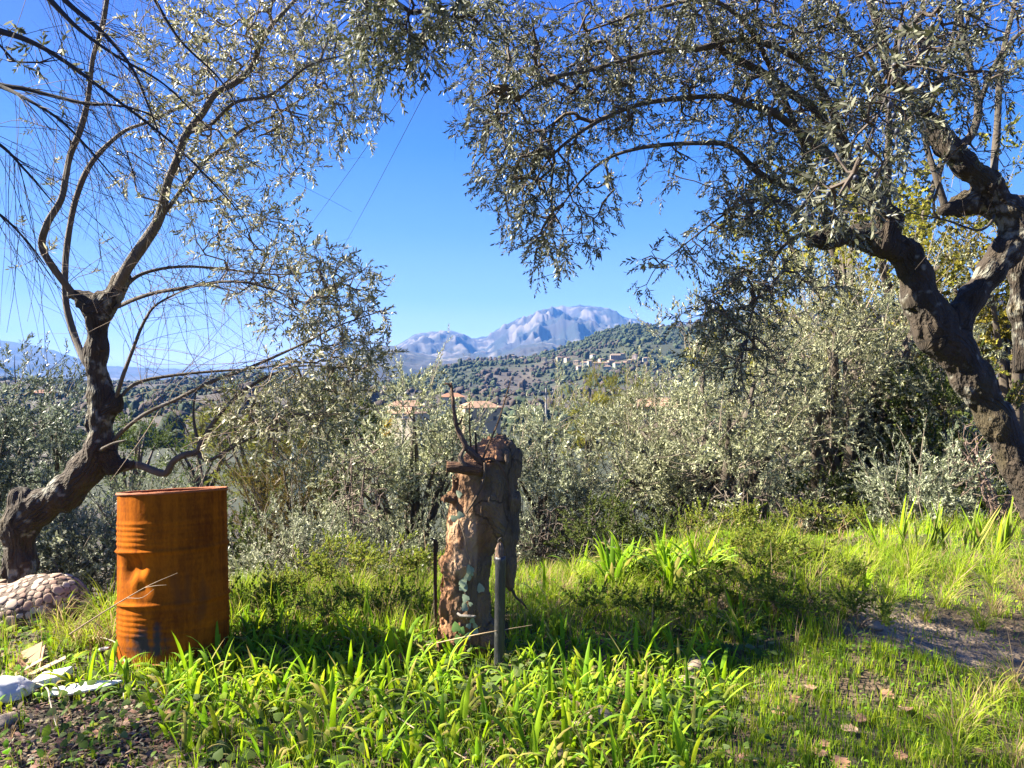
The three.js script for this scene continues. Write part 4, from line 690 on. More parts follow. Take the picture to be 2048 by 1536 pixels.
// ---- rusty oil drum
const DRUM = onGround(349, 1302);
{
  reseed(11);
  const H = 0.9, Rd = 0.288, NT = 110, NY = 110, T0 = 0.004;
  const o = thing('oil_drum', 'dented rusty orange oil drum standing open topped in the grass', 'drum', DRUM.clone().add(V(0, -0.01, 0)));
  o.rotation.set(-6 * Math.PI / 180, 0, 2.6 * Math.PI / 180);
  const hoop = (y, c, w, a) => a * Math.exp(-(((y - c) / w) ** 2));
  const ripple = (y, c) => { let s = 0; for (let k = -2; k <= 2; k++) s += hoop(y, c + k * 0.028, 0.007, 0.0046); return s; };
  const rad = (th, y) => {
    let r = Rd + hoop(y, H * 0.655, 0.0085, 0.013) + hoop(y, H * 0.345, 0.0085, 0.013) + ripple(y, H * 0.76) + ripple(y, H * 0.235);
    r += 0.004 * noise(Math.cos(th) * 1.5, Math.sin(th) * 1.5, y * 3) ;
    const da = (c, w) => { let e = th - c; e = Math.atan2(Math.sin(e), Math.cos(e)); return e / w; };
    const face = Math.PI / 2; // theta that looks at the viewer: x = cos, z = sin
    r -= 0.034 * Math.exp(-(da(face + 0.30, 0.36) ** 2) - ((y - 0.515) / 0.055) ** 2) * (1 + 0.35 * noise(th * 7, y * 22, 3));
    r -= 0.016 * Math.exp(-(da(face + 0.48, 0.13) ** 2) - ((y - 0.475) / 0.05) ** 2);
    r += 0.016 * Math.exp(-(da(face + 0.08, 0.11) ** 2) - ((y - 0.475) / 0.06) ** 2);
    r -= 0.02 * Math.exp(-(da(face + 0.14, 0.16) ** 2) - ((y - 0.41) / 0.05) ** 2);
    r -= 0.008 * Math.exp(-(da(face + 0.05, 0.3) ** 2) - ((y - 0.09) / 0.06) ** 2);
    return r;
  };
  const mb = new MB();
  const sheet = (inner, y0, y1) => {
    const s = mb.p.length / 3;
    for (let j = 0; j <= NY; j++) for (let i = 0; i <= NT; i++) {
      const y = lerp(y0, y1, j / NY), th = i / NT * Math.PI * 2, r = rad(th % (Math.PI * 2), y) - (inner ? T0 : 0);
      mb.v(Math.cos(th) * r, y, Math.sin(th) * r, [1, 1, 1], i / NT, y / H);
      if (j && i) { const a = s + j * (NT + 1) + i, q = [a - NT - 2, a - NT - 1, a, a - 1]; inner ? mb.i.push(q[0], q[1], q[2], q[0], q[2], q[3]) : mb.i.push(q[0], q[2], q[1], q[0], q[3], q[2]); }
    }
  };
  sheet(false, 0, H); sheet(true, 0.02, H);
  const col = tex(512, (u, v) => {
    const a = u * Math.PI * 2, x = Math.cos(a) * 2.2, z = Math.sin(a) * 2.2, n = fbm(x * 1.6, z * 1.6, v * 4, 4), streak = fbm(x * 7, z * 7, v * 1.3 + 3, 3), fine = fbm(x * 26, z * 26, v * 60, 2), ring = fbm(v * 40, 0.3 * x, 0.3 * z + 7, 2);
    const k = clamp(0.5 + 0.75 * n + 0.4 * streak + 0.4 * fine + 0.3 * ring);
    let c = [lerp(0.17, 0.50, k), lerp(0.042, 0.142, k), lerp(0.005, 0.006, k)];
    const dk = sm(0.22, 0.5, fbm(x * 1.2 + 4, z * 1.2, v * 2.6 + 2, 3) + 0.2 * streak); c = c.map((q, i) => lerp(q, [0.16, 0.055, 0.016][i], dk * 0.75)); // darker old rust
    const e = (u - 0.262) / 0.062, f = (v - 0.12) / 0.105, burnt = sm(1.2, 0.35, Math.hypot(e, f) + 1.1 * fbm(x * 3.5, z * 3.5, v * 7, 4) + 0.5 * ring) ; // bare scorched steel near the foot
    c = c.map((q, i) => lerp(q, [0.05, 0.052, 0.062][i], burnt * 0.93));
    const low = sm(0.05, 0.02, v + 0.05 * fine); c = c.map((q, i) => lerp(q, [0.42, 0.10, 0.03][i], low * 0.6));
    return c.map((q) => Math.pow(clamp(q), 1 / 2.2));
  }, true);
  const rust = new THREE.MeshPhysicalMaterial({ name: 'rusted_steel', color: new THREE.Color(0.8, 0.78, 0.75), map: col, roughness: 0.85, specularIntensity: 0.06, bumpMap: tex(256, (u, v) => { const a = u * Math.PI * 2; return [0.5 + 0.5 * fbm(Math.cos(a) * 22, Math.sin(a) * 22, v * 40, 3)]; }), bumpScale: 0.0022 });
  part('shell', mb.geo(), rust, o);
  const rim = new MB(), rp = []; for (let i = 0; i <= 96; i++) { const th = i / 96 * Math.PI * 2; rp.push(V(Math.cos(th) * (rad(th, H) - 0.001), H, Math.sin(th) * (rad(th, H) - 0.001))); } rim.tube(rp, rp.map((p, i) => 0.0085 + 0.0015 * noise(i * 0.7, 1, 1)), 8, [0.30, 0.085, 0.025], 0, false);
  const plain = new THREE.MeshStandardMaterial({ name: 'rusted_rim', vertexColors: true, roughness: 0.8, bumpMap: grainBump, bumpScale: 0.002 });
  part('rim', rim.geo(), plain, o);
  const ch = new MB(), cp = rp.map((p) => V(p.x, 0.006, p.z)); ch.tube(cp, cp.map(() => 0.007), 8, [0.36, 0.09, 0.03], 0, false); part('bottom_rim', ch.geo(), plain, o);
  const bt = new MB(), c0 = bt.v(0, 0.03, 0, [0.06, 0.03, 0.02]); for (let i = 0; i <= 48; i++) { const th = i / 48 * Math.PI * 2; bt.v(Math.cos(th) * (Rd - 0.012), 0.03, Math.sin(th) * (Rd - 0.012), [0.08, 0.04, 0.02]); if (i) bt.i.push(c0, c0 + i + 1, c0 + i); } part('base', bt.geo(), plain, o);
}

// ---- stump
const SD = 4.36, STUMP = onGround(945, 1292);
{
  reseed(12);
  const o = thing('tree_stump', 'tall weathered reddish brown olive stump topped with dead twigs', 'stump', STUMP);
  const q = (u, v, dz = 0) => at(u, v, SD - dz), m = (px) => mPx(px, SD);
  const bones = [...chain([V(STUMP.x, STUMP.y - 0.12, STUMP.z), q(934, 1285), q(931, 1200, 0.01), q(932, 1120), q(945, 1060), q(958, 1000), q(968, 950), q(975, 925)], [56, 50, 45, 45, 50, 52, 54, 52].map(m)),
    ...chain([q(985, 935, -0.05), q(1003, 915, -0.06), q(1000, 902, -0.06)], [46, 40, 30].map(m)),
    ...chain([q(1012, 930, -0.02), q(1020, 1000, 0.02), q(1019, 1070, 0.02), q(1017, 1130, 0.03), q(1021, 1180, 0.04)], [26, 22, 19, 17, 8].map(m)),
    ...chain([q(965, 1010, 0.04), q(995, 1040, 0.02)], [40, 30].map(m)), ...chain([q(915, 1285, 0.05), q(895, 1296, 0.1)], [34, 20].map(m)), ...chain([q(975, 1280, 0.03), q(1000, 1296, 0.02)], [36, 18].map(m)),
    ...chain([q(908, 985, 0.03), q(930, 960, 0.05), q(975, 948, 0.08), q(990, 940, 0.06)], [11, 14, 13, 8].map(m)),
    ...chain([q(920, 1003, 0.04), q(903, 1000, 0.07), q(893, 996, 0.08)], [10, 7, 6].map(m))];
  const cav = chain([q(978, 1040, 0.2), q(982, 1120, 0.17), q(986, 1210, 0.17), q(988, 1270, 0.17)], [22, 36, 36, 28].map(m)), cav2 = chain([q(958, 975, 0.2), q(950, 1000, 0.22)], [24, 16].map(m));
  const CAV = [...cav, ...cav2];
  const f0 = boneField(bones, 0.05, (x, y, z) => 0.026 * ridge(x * 12, y * 2.4, z * 12, 3) + 0.024 * fbm(x * 30, y * 7, z * 30, 4) + 0.014 * ridge(x * 48 + 3, y * 8, z * 48, 2) + 0.012 * fbm(x * 60, y * 50, z * 60, 2) + 0.02 * noise(x * 7, y * 6, z * 7) - 0.004);
  const cutN = V(-0.22, 0.80, 0.55).normalize(), cutP = q(996, 893, 0.06);
  const f = (x, y, z) => { let d = f0(x, y, z); for (const B of CAV) { const e = boneDist(x, y, z, B)[0]; if (e < 0.06) d = -smin(-d, e + 0.012 * fbm(x * 20, y * 12, z * 20, 2), 0.03); } const cut = (x - cutP.x) * cutN.x + (y - cutP.y) * cutN.y + (z - cutP.z) * cutN.z + 0.012 * fbm(x * 24, y * 24, z * 24, 2); return Math.max(d, cut); };
  const [lo, hi] = boundsOf(bones, 0.05); lo.y = Math.max(lo.y, STUMP.y - 0.15);
  const col = (x, y, z) => {
    const a = 0.5 + 0.8 * fbm(x * 14, y * 7, z * 14, 4), red = sm(-0.1, 0.35, fbm(x * 4 + 3, y * 3, z * 4, 3) + 0.14 - 1.6 * (x - STUMP.x)), pale = sm(0.22, 0.4, fbm(x * 9, y * 4, z * 9 + 6, 3));  // red rotten wood on the left; rightward darkening paints in the shaded side
    const cutD = (x - cutP.x) * cutN.x + (y - cutP.y) * cutN.y + (z - cutP.z) * cutN.z, sawn = sm(-0.03, -0.01, cutD);
    let c = [lerp(0.06, 0.18, a), lerp(0.043, 0.125, a), lerp(0.026, 0.07, a)];
    c = c.map((w, k) => lerp(w, [0.34, 0.17, 0.08][k] * (0.6 + 0.7 * a), sawn));
    if (sawn > 0.5) return c;
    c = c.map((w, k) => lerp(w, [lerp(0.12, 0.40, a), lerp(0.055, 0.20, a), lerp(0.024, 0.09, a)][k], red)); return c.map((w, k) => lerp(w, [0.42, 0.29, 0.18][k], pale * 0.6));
  };
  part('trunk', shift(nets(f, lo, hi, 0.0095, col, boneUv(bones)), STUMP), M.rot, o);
  const rc = (c) => (p) => { const k = 0.75 + 0.5 * fbm(p.x * 40, p.y * 40, p.z * 40, 2); return c.map((w) => w * k); };
  const stick = (name, list, r, c, rough = 0.25, sides = 8) => { const [p, rr2] = spline2(list.map(([u, v, dz]) => q(u, v, dz)), r.map(m), 0.012); return part(name, shift(new MB().tube(p, rr2, sides, rc(c), rough, true, 30).geo(), STUMP), M.rot, o); };
  stick('sawn_stub', [[965, 940, 0.14], [930, 936, 0.16], [893, 934, 0.17]], [12, 12, 10.5], [0.20, 0.10, 0.05], 0.15, 12);
  stick('dead_stem', [[968, 928, 0.15], [950, 912, 0.16], [932, 893, 0.16], [922, 872, 0.15], [911, 845, 0.15], [907, 815, 0.15], [904, 785, 0.15], [902, 765, 0.15]], [5, 6.5, 5.8, 5, 4.2, 3.6, 3.2, 2.2], [0.26, 0.16, 0.11], 0.45);
  stick('dead_stem', [[947, 940, 0.17], [928, 930, 0.18], [921, 915, 0.18], [928, 898, 0.17]], [4.5, 4.8, 4.4, 3], [0.30, 0.22, 0.155], 0.4);
  stick('twig', [[913, 850, 0.15], [921, 845, 0.16], [925, 833, 0.16]], [3, 2.2, 1.6], [0.2, 0.1, 0.06]);
  stick('twig', [[903, 775, 0.15], [896, 768, 0.15], [890, 767, 0.14]], [2.6, 2, 1.4], [0.22, 0.1, 0.06]);
  stick('twig', [[963, 925, 0.16], [975, 893, 0.15], [992, 855, 0.13], [1004, 820, 0.12], [1014, 785, 0.12], [1023, 755, 0.12]], [2.6, 2.3, 2.0, 1.7, 1.3, 0.8], [0.26, 0.17, 0.10], 0.2, 6);
  stick('twig', [[1010, 797, 0.12], [1020, 790, 0.12], [1027, 789, 0.12]], [1.2, 1, 0.7], [0.1, 0.07, 0.06], 0, 5);
  stick('twig', [[943, 918, 0.15], [940, 870, 0.15], [939, 806, 0.15]], [1.9, 1.6, 1], [0.28, 0.13, 0.07], 0.1, 5);
  stick('twig', [[954, 912, 0.16], [952, 890, 0.16], [951, 866, 0.16]], [2.6, 2.4, 2], [0.12, 0.08, 0.05], 0.2, 6);
  stick('twig', [[965, 920, 0.17], [985, 918, 0.18], [1006, 940, 0.17], [1015, 965, 0.16], [1021, 992, 0.14]], [3, 3, 2.6, 2.2, 1.6], [0.24, 0.15, 0.09], 0.2, 6);
  stick('twig', [[970, 925, 0.19], [968, 955, 0.2], [955, 990, 0.2], [942, 1012, 0.19], [931, 1028, 0.19]], [3.4, 3, 2.6, 2.4, 2], [0.27, 0.18, 0.11], 0.2, 6);
  stick('twig', [[1015, 925, 0.1], [995, 922, 0.16], [975, 924, 0.18]], [2.4, 2.4, 2], [0.16, 0.1, 0.06], 0.2, 6);
  stick('twig', [[1013, 902, 0.1], [1014, 918, 0.12], [1012, 930, 0.12]], [4, 5, 2], [0.34, 0.24, 0.16], 0.2, 6);
  stick('dead_stem', [[1022, 1175, 0.05], [1033, 1195, 0.07], [1045, 1205, 0.08], [1056, 1220, 0.08]], [3, 2.4, 1.8, 1], [0.16, 0.11, 0.07], 0.4, 6);
  // ivy climbing the stump
  const ivy = thing('ivy_vine', 'pale ivy vine with lobed leaves climbing the shaded front of the stump', 'ivy', STUMP.clone().add(V(0, 0, 0.15)));
  const lobes = [[0, -0.42], [0.34, -0.5], [0.5, -0.12], [0.36, 0.12], [0.3, 0.3], [0, 0.62], [-0.3, 0.3], [-0.36, 0.12], [-0.5, -0.12], [-0.34, -0.5]];
  const leafG = (() => { const b = new MB(), c = b.v(0, 0, 0.06, [1, 1, 1]); lobes.forEach(([x, y], i) => { b.v(x, y, 0, [1, 1, 1]); }); lobes.forEach((e, i) => b.i.push(c, c + 1 + i, c + 1 + (i + 1) % lobes.length)); return b.geo(); })();
  const ivM = [new THREE.Color(0.19, 0.25, 0.15), new THREE.Color(0.25, 0.30, 0.20), new THREE.Color(0.13, 0.25, 0.04)].map((c) => new THREE.MeshPhysicalMaterial({ name: 'ivy_leaf', color: c, roughness: 1, transmission: 0.2, thickness: 0, clearcoat: 0.4, clearcoatRoughness: 0.4, side: THREE.DoubleSide }));
  globalThis.ivyLeaf = leafG;
  const front = (u, v) => { for (let e = 0.34; e > 0; e -= 0.006) { const p = q(u, v, e); if (f(p.x, p.y, p.z) < 0.004) return q(u, v, e + 0.012); } return q(u, v, 0.16); };
  const spots = [[908, 1036, 16], [921, 1029, 16], [918, 987, 15], [940, 1138, 18], [936, 1152, 18], [942, 1146, 12], [927, 1163, 18], [928, 1172, 20], [961, 1175, 18], [931, 1195, 16], [929, 1208, 12], [930, 1214, 15], [941, 1207, 9], [945, 1240, 12], [938, 1250, 12], [912, 1253, 20], [924, 1260, 15], [916, 1277, 18], [950, 1250, 12], [952, 1262, 14], [936, 1270, 14]];
  const stemP = [[938, 1288], [940, 1262], [934, 1240], [930, 1214], [930, 1190], [932, 1165], [941, 1140], [935, 1100], [925, 1060], [915, 1030], [918, 990]].map(([u, v]) => front(u, v).sub(ivy.position));
  part('stem', new MB().tube(spline(stemP, 50), Array(51).fill(0.0022), 5, [0.2, 0.15, 0.1], 0).geo(), M.twig, ivy);
  for (const [u, v, s] of spots) { const l = part('leaf', leafG, u < 930 && v > 1245 ? ivM[2] : pick(ivM.slice(0, 2)), ivy); l.position.copy(front(u, v).add(V(0, 0, 0.01)).sub(ivy.position)); l.scale.setScalar(m(s) * 0.95); l.rotation.set(rr(-0.6, 0.2), rr(-0.6, 0.5), rr(-2.8, -1.2) + 2.2); }
  // grey rod through the stump
  const rp = front(922, 1229).add(V(0, 0, 0.01)), rod = solo('metal_rod', new MB().tube([V(-0.02, 0, -0.03), V(0.0, 0.0, 0.012), V(0.07, 0.002, 0.03), V(0.082, 0.002, 0.028)], [0.007, 0.008, 0.008, 0.006], 10, [0.30, 0.27, 0.24], 0.08).geo(), M.limb, 'short grey rod sticking out of the foot of the stump', 'rod', rp);
}
// ---- black pipe with a broken rusty end
{
  reseed(13);
  const b0 = at(998, 1290, 4.05), b = V(b0.x, groundY(b0.x, b0.z), b0.z), d = -b.z, top = at(1001, 1113, d), o = thing('drain_pipe', 'upright black plastic pipe in front of the stump with a broken rusty top', 'pipe', b), ax = top.clone().sub(b), n = 40;
  const pts = []; for (let k = 0; k <= n; k++) pts.push(ax.clone().multiplyScalar(k / n).add(V(0, -0.05 * (1 - k / n), 0)));
  const blk = new THREE.MeshStandardMaterial({ name: 'scuffed_black_plastic', color: 0xffffff, vertexColors: true, roughness: 0.42, bumpMap: grainBump, bumpScale: 0.0015 });
  part('tube', new MB().tube(pts, pts.map(() => 0.0275), 24, (p) => { const k = sm(0.2, 0.4, fbm(p.x * 50, p.y * 14, p.z * 50, 3)); return [lerp(0.022, 0.09, k), lerp(0.023, 0.088, k), lerp(0.026, 0.085, k)]; }, 0.012).geo(), blk, o);
  const up = ax.clone().normalize(), rp = []; for (let k = 0; k <= 8; k++) rp.push(ax.clone().addScaledVector(up, -0.012 + k * 0.011).add(V(-0.004, 0, 0)));
  part('broken_end', new MB().tube(rp, [0.024, 0.024, 0.0235, 0.023, 0.021, 0.021, 0.017, 0.015, 0.006], 14, (p) => { const k = 0.5 + 0.7 * fbm(p.x * 60, p.y * 60, p.z * 60, 3); return [lerp(0.10, 0.34, k), lerp(0.06, 0.22, k), lerp(0.04, 0.15, k)]; }, 0.35, true, 60).geo(), M.rot, o);
  const h = rp[7]; part('hook', new MB().tube(spline([h.clone().add(V(-0.006, -0.01, 0)), h.clone().add(V(-0.008, 0.022, 0.004)), h.clone().add(V(0.006, 0.034, 0.006)), h.clone().add(V(0.018, 0.022, 0.006)), h.clone().add(V(0.02, 0.012, 0.006))], 16), Array(17).fill(0.0028), 6, [0.12, 0.10, 0.09]).geo(), M.limb, o);
}
// ---- angle iron stake
{
  const b = onGround(871, 1275), d = -b.z, H = mPx(1275 - 1098, d) + 0.06, o = thing('iron_stake', 'thin rusty iron stake with a hooked tip left of the stump', 'stake', b), c = [0.10, 0.075, 0.05], mb = new MB();
  mb.box(-0.010, -0.08, -0.003, 0.010, H, 0.0, c); mb.box(-0.010, -0.08, 0.0002, -0.0065, H - 0.002, 0.02, c);
  part('angle_bar', mb.geo(), M.limb, o);
  part('hooked_tip', new MB().tube(spline([V(0.004, H - 0.09, 0.006), V(0.012, H - 0.06, 0.006), V(0.012, H - 0.02, 0.006), V(-0.002, H - 0.002, 0.006), V(-0.016, H + 0.002, 0.006), V(-0.02, H + 0.012, 0.006)], 20), Array(21).fill(0.0065), 6, c).geo(), M.limb, o);
  part('brace', new MB().tube([V(-0.002, -0.05, 0.024), V(-0.006, H * 0.55, 0.024)], [0.004, 0.004], 6, [0.3, 0.24, 0.16]).geo(), M.limb, o);
}
// ---- pebble faced kerb wall
{
  reseed(14);
  const p0 = onGround(-60, 1300), base = V(p0.x, p0.y, p0.z), o = thing('pebble_wall', 'low rounded wall faced with pale pebbles beside the leaning olive', 'wall', base);
  // centre line of two blocks: a straight length and a rounded bulge at its end
  const q = (u, v, d) => at(u, v, d).sub(base);
  const bones = [...chain([q(-160, 1255, 4.9), q(-20, 1248, 4.85), q(55, 1240, 4.85)], [0.25, 0.24, 0.22]), ...chain([q(75, 1222, 4.9), q(108, 1216, 4.9)], [0.23, 0.215])];
  const f = (x, y, z) => { let d = 1e3; for (const B of bones) { const [e] = boneDist(x, y * 1.0, z, B); d = smin(d, e, 0.03); } for (const B of bones) { const dx = x - lerp(B.a.x, B.b.x, 0.5); } return d + 0.006 * fbm(x * 20, y * 20, z * 20, 2); };
  const [lo, hi] = boundsOf(bones, 0.05);
  const core = nets(f, lo, hi, 0.022, (x, y, z) => { const k = 0.8 + 0.5 * fbm(x * 14, y * 14, z * 14, 2); return [0.13 * k, 0.085 * k, 0.055 * k]; }, (x, y, z) => [x + z, y]);
  part('mortar_core', core, M.stone, o);
  const P = core.attributes.position, Nn = core.attributes.normal, placed = [];
  const stoneG = [0, 1, 2, 3, 4, 5].map(() => { const n = 7, b = new MB(), out = []; for (let i = 0; i < n; i++) { const a = i / n * Math.PI * 2 + rr(-0.22, 0.22), r = rr(0.8, 1.08); out.push([Math.cos(a) * r, Math.sin(a) * r]); } const ring = (k, z) => out.map(([x, y]) => b.v(x * k, y * k, z, [1, 1, 1])); const a = ring(1.0, -0.25), m2 = ring(0.97, 0.12), t = ring(0.66, 0.30), c = b.v(0, 0, 0.35, [1, 1, 1]); for (let i = 0; i < n; i++) { const j = (i + 1) % n; b.i.push(a[i], a[j], m2[i], a[j], m2[j], m2[i], m2[i], m2[j], t[i], m2[j], t[j], t[i], t[i], t[j], c); } return b.geo(); });
  const mats = [[0.44, 0.32, 0.23], [0.50, 0.39, 0.29], [0.38, 0.25, 0.175], [0.47, 0.39, 0.31], [0.34, 0.21, 0.145]].map((c) => new THREE.MeshStandardMaterial({ name: 'pebble_face', color: new THREE.Color(...c).multiplyScalar(0.8), roughness: 0.75, bumpMap: grainBump, bumpScale: 0.003 }));
  for (let t = 0; t < 9000 && placed.length < 290; t++) {
    const i = Math.floor(R() * P.count), p = V().fromBufferAttribute(P, i), n = V().fromBufferAttribute(Nn, i); if (n.z < -0.25 || p.y < -0.02) continue;
    const s = t < 2500 ? rr(0.020, 0.034) : rr(0.009, 0.022); if (placed.some((e) => e.p.distanceTo(p) < (e.s + s) * 0.75)) continue;
    placed.push({ p, s }); const st = part('stone', pick(stoneG), pick(mats), o); st.position.copy(p); st.quaternion.setFromUnitVectors(V(0, 0, 1), n).multiply(new THREE.Quaternion().setFromAxisAngle(V(0, 0, 1), R() * 6.28)); st.scale.set(s * rr(1.0, 1.25), s * rr(0.85, 1.05), s * rr(0.3, 0.5));
  }
  part('cap_slab', new MB().box(-0.45, 0, -0.12, 0.02, 0.03, 0.11, [0.36, 0.27, 0.18]).geo(), M.stone, o).position.copy(q(-18, 1178, 4.86));
}
// ---- rubbish: cardboard, foam sheets, plastic bag
{
  reseed(15);
  const card = [0.42, 0.27, 0.15], cm = new THREE.MeshStandardMaterial({ name: 'cardboard', color: new THREE.Color(0.8, 0.8, 0.8), vertexColors: true, roughness: 0.9, bumpMap: grainBump, bumpScale: 0.001 });
  const b = onGround(52, 1345), o = thing('cardboard_box', 'opened brown cardboard box lying in the grass by the pebble wall', 'box', b);
  const flap = (w, h, pos, rot) => { const p = part('flap', new MB().box(-w / 2, 0, -0.0025, w / 2, h, 0.0025, card.map((q) => q * rr(0.9, 1.1))).geo(), cm, o); p.position.set(...pos); p.rotation.set(...rot); };
  flap(0.13, 0.12, [0.0, 0.02, -0.02], [-0.75, -0.35, 0.3]); flap(0.05, 0.115, [0.068, 0.02, 0.0], [-0.5, -0.8, 0.2]); flap(0.16, 0.14, [-0.01, 0.012, 0.04], [-1.45, 0.4, 0]);
  const strip = (u, v, L, w, turn, tilt, label) => { const p = onGround(u, v), m = solo('cardboard_strip', new MB().box(0, 0, -w / 2, L, 0.004, w / 2, [0.50, 0.36, 0.22]).geo(), cm, label, 'cardboard', p.add(V(0, 0.03, 0))); m.rotation.set(0.15, turn, tilt); };
  strip(50, 1368, 0.19, 0.035, 0.55, 0.28, 'narrow torn cardboard strip leaning toward the drum'); strip(30, 1362, 0.13, 0.03, 0.7, 0.3, 'short torn cardboard strip against the box');
  const foam = new THREE.MeshStandardMaterial({ name: 'white_foam', vertexColors: true, roughness: 0.8, bumpMap: grainBump, bumpScale: 0.002 });
  const sheet = (u, v, pts, t, turn, tilt, label) => { const p = onGround(u, v), s = new THREE.Shape(pts.map(([x, y]) => new THREE.Vector2(x, y))), g = new THREE.ExtrudeGeometry(s, { depth: t, bevelEnabled: true, bevelSize: 0.002, bevelThickness: 0.002, bevelSegments: 1 }).rotateX(-Math.PI / 2); const n = g.attributes.position.count; g.setAttribute('color', new THREE.Float32BufferAttribute(new Float32Array(n * 3).fill(0.6), 3)); const m = solo('foam_sheet', g, foam, label, 'foam sheet', p.add(V(0, 0.02, 0))); m.rotation.set(...tilt); m.rotation.y = turn; };
  sheet(60, 1388, [[0, 0], [0.14, 0.01], [0.17, 0.09], [0.04, 0.1]], 0.03, 0.3, [0.1, 0, 0.12], 'thick white foam slab lying against the cardboard strips');
  sheet(75, 1402, [[0, 0], [0.16, -0.01], [0.3, 0.03], [0.36, 0.07], [0.22, 0.09], [0.05, 0.06]], 0.006, 0.12, [0.16, 0, 0.03], 'flat broken white sheet lying on the weeds');
  sheet(192, 1312, [[0, 0], [0.06, 0], [0.07, 0.02], [0.01, 0.025]], 0.006, 0.2, [0.2, 0, 0.1], 'small white scrap in the grass near the foot of the drum');
  const bp = onGround(10, 1400), g = new THREE.IcosahedronGeometry(1, 5), gg = mergeVertices(g.deleteAttribute('uv').deleteAttribute('normal')), pp = gg.attributes.position;
  for (let i = 0; i < pp.count; i++) { const v = V().fromBufferAttribute(pp, i), k = 1 + 0.35 * ridge(v.x * 1.6, v.y * 1.6, v.z * 1.6, 4); const k2 = k + 0.22 * ridge(v.x * 5, v.y * 5, v.z * 5, 3); pp.setXYZ(i, v.x * 0.11 * k, Math.max(-0.02, v.y * 0.05 * k2), v.z * 0.08 * k2); }
  gg.computeVertexNormals(); solo('plastic_bag', gg, new THREE.MeshPhysicalMaterial({ name: 'white_plastic_film', color: new THREE.Color(0.58, 0.59, 0.6), roughness: 1, transmission: 0.3, thickness: 0, clearcoat: 0.5, clearcoatRoughness: 0.25, side: THREE.DoubleSide }), 'crumpled white plastic bag at the border of the weeds', 'bag', bp.add(V(0, 0.04, 0)));
}

// ============================================================ plants on the terrace
// one strap leaf: base at the origin, rising and arching toward +x
function strap(L, W, lean, arch, c0, c1, rows = 7, tipK = 0.55, twist = 0) {
  const b = new MB(); let x = 0, y = 0, prev = null;
  for (let k = 0; k <= rows; k++) {
    const t = k / rows, ang = lean + arch * t * t; if (k) { x += Math.sin(ang) * L / rows; y += Math.cos(ang) * L / rows; }
    const w = W * 0.5 * (t < tipK ? lerp(0.65, 1, Math.min(1, t / 0.25)) : Math.cos((t - tipK) / (1 - tipK) * Math.PI / 2)), f = w * 0.35, tw = twist * t, nx = -Math.cos(ang) * f, ny = Math.sin(ang) * f;
    const c = c0.map((q, i) => lerp(q, c1[i], t)), row = [b.v(x + nx * -1 + Math.sin(tw) * w * 0.3, y + ny * -1, -w * Math.cos(tw), c), b.v(x, y, 0, c.map((q) => q * 1.08)), b.v(x + nx * -1 - Math.sin(tw) * w * 0.3, y + ny * -1, w * Math.cos(tw), c)];
    if (prev) for (let j = 0; j < 2; j++) b.i.push(prev[j], prev[j + 1], row[j], prev[j + 1], row[j + 1], row[j]);
    prev = row;
  }
  return b.geo();
}
const LG = [[0.18, 0.34, 0.008], [0.33, 0.54, 0.010]], LG2 = [[0.11, 0.26, 0.010], [0.20, 0.40, 0.014]], LY = [[0.26, 0.37, 0.012], [0.43, 0.53, 0.025]];
function clump(name, label, category, group, pos, { n, L, W, lean, arch, cols, rows = 7, spread = 0.03, fan }) {
  const o = thing(name, label, category, pos, group);
  for (let k = 0; k < n; k++) {
    let [a, b] = pick(cols); const t = rr(0.8, 1.15); if (R() < 0.14) b = [0.42, 0.33, 0.12]; const l = part('leaf', strap(rr(...L), rr(...W), rr(...lean), rr(...arch), a.map((q) => q * t), b.map((q) => q * t), rows, rr(0.35, 0.6), rr(-0.8, 0.8)), M.leaf, o);
    const th = fan !== undefined ? fan + (R() < 0.5 ? Math.PI : 0) + rr(-0.25, 0.25) : R() * 6.283;
    l.rotation.y = th; l.position.set(Math.cos(th) * rr(0, spread), -0.01, -Math.sin(th) * rr(0, spread));
  }
  return o;
}
reseed(16);
{ // bright strap leaved clumps
  const lab = 'clump of bright green strap leaves sprouting from the weedy ground', grp = 'strap leaved clumps in the foreground', off = V(0, -50, 0);
  const protos = []; for (let k = 0; k < 9; k++) protos.push(clump('strap_leaf_clump', lab, 'plant', grp, off, { n: 7 + Math.floor(R() * 6), L: [0.10, 0.29], W: [0.011, 0.029], lean: [0.05, 0.75], arch: [0.2, 2.3], cols: [LG, LG, LG2, LY], spread: 0.035 }));
  const spots = [];
  const zone = (u0, u1, v0, v1, n, sep = 0.10) => { for (let t = 0, m = 0; t < n * 30 && m < n; t++) { const u = rr(u0, u1), v = rr(v0, v1), p = onGround(u, v); if (Math.hypot(p.x - DRUM.x, p.z - DRUM.z) < 0.34 || Math.hypot(p.x - STUMP.x, p.z - STUMP.z) < 0.24 || spots.some((e) => e.distanceTo(p) < sep)) continue; spots.push(p); m++; } };
  zone(300, 480, 1295, 1420, 26); zone(480, 760, 1255, 1440, 62); zone(430, 520, 1235, 1290, 8); zone(880, 1100, 1285, 1330, 12); zone(340, 760, 1400, 1540, 26, 0.13); zone(760, 900, 1300, 1420, 14); zone(700, 1020, 1400, 1560, 24, 0.12); zone(1020, 1450, 1290, 1420, 44); zone(960, 1380, 1400, 1560, 40); zone(60, 300, 1330, 1400, 7); zone(1300, 1500, 1240, 1300, 10); zone(1540, 1740, 1180, 1250, 6); zone(620, 860, 1240, 1280, 8); zone(1060, 1200, 1130, 1230, 6);
  spots.forEach((p, i) => { const sc = rr(0.75, 1.15); if (i < protos.length) { protos[i].position.copy(p); protos[i].rotation.y = R() * 6.28; } else copyOf(pick(protos), p, R() * 6.28, sc); });
}
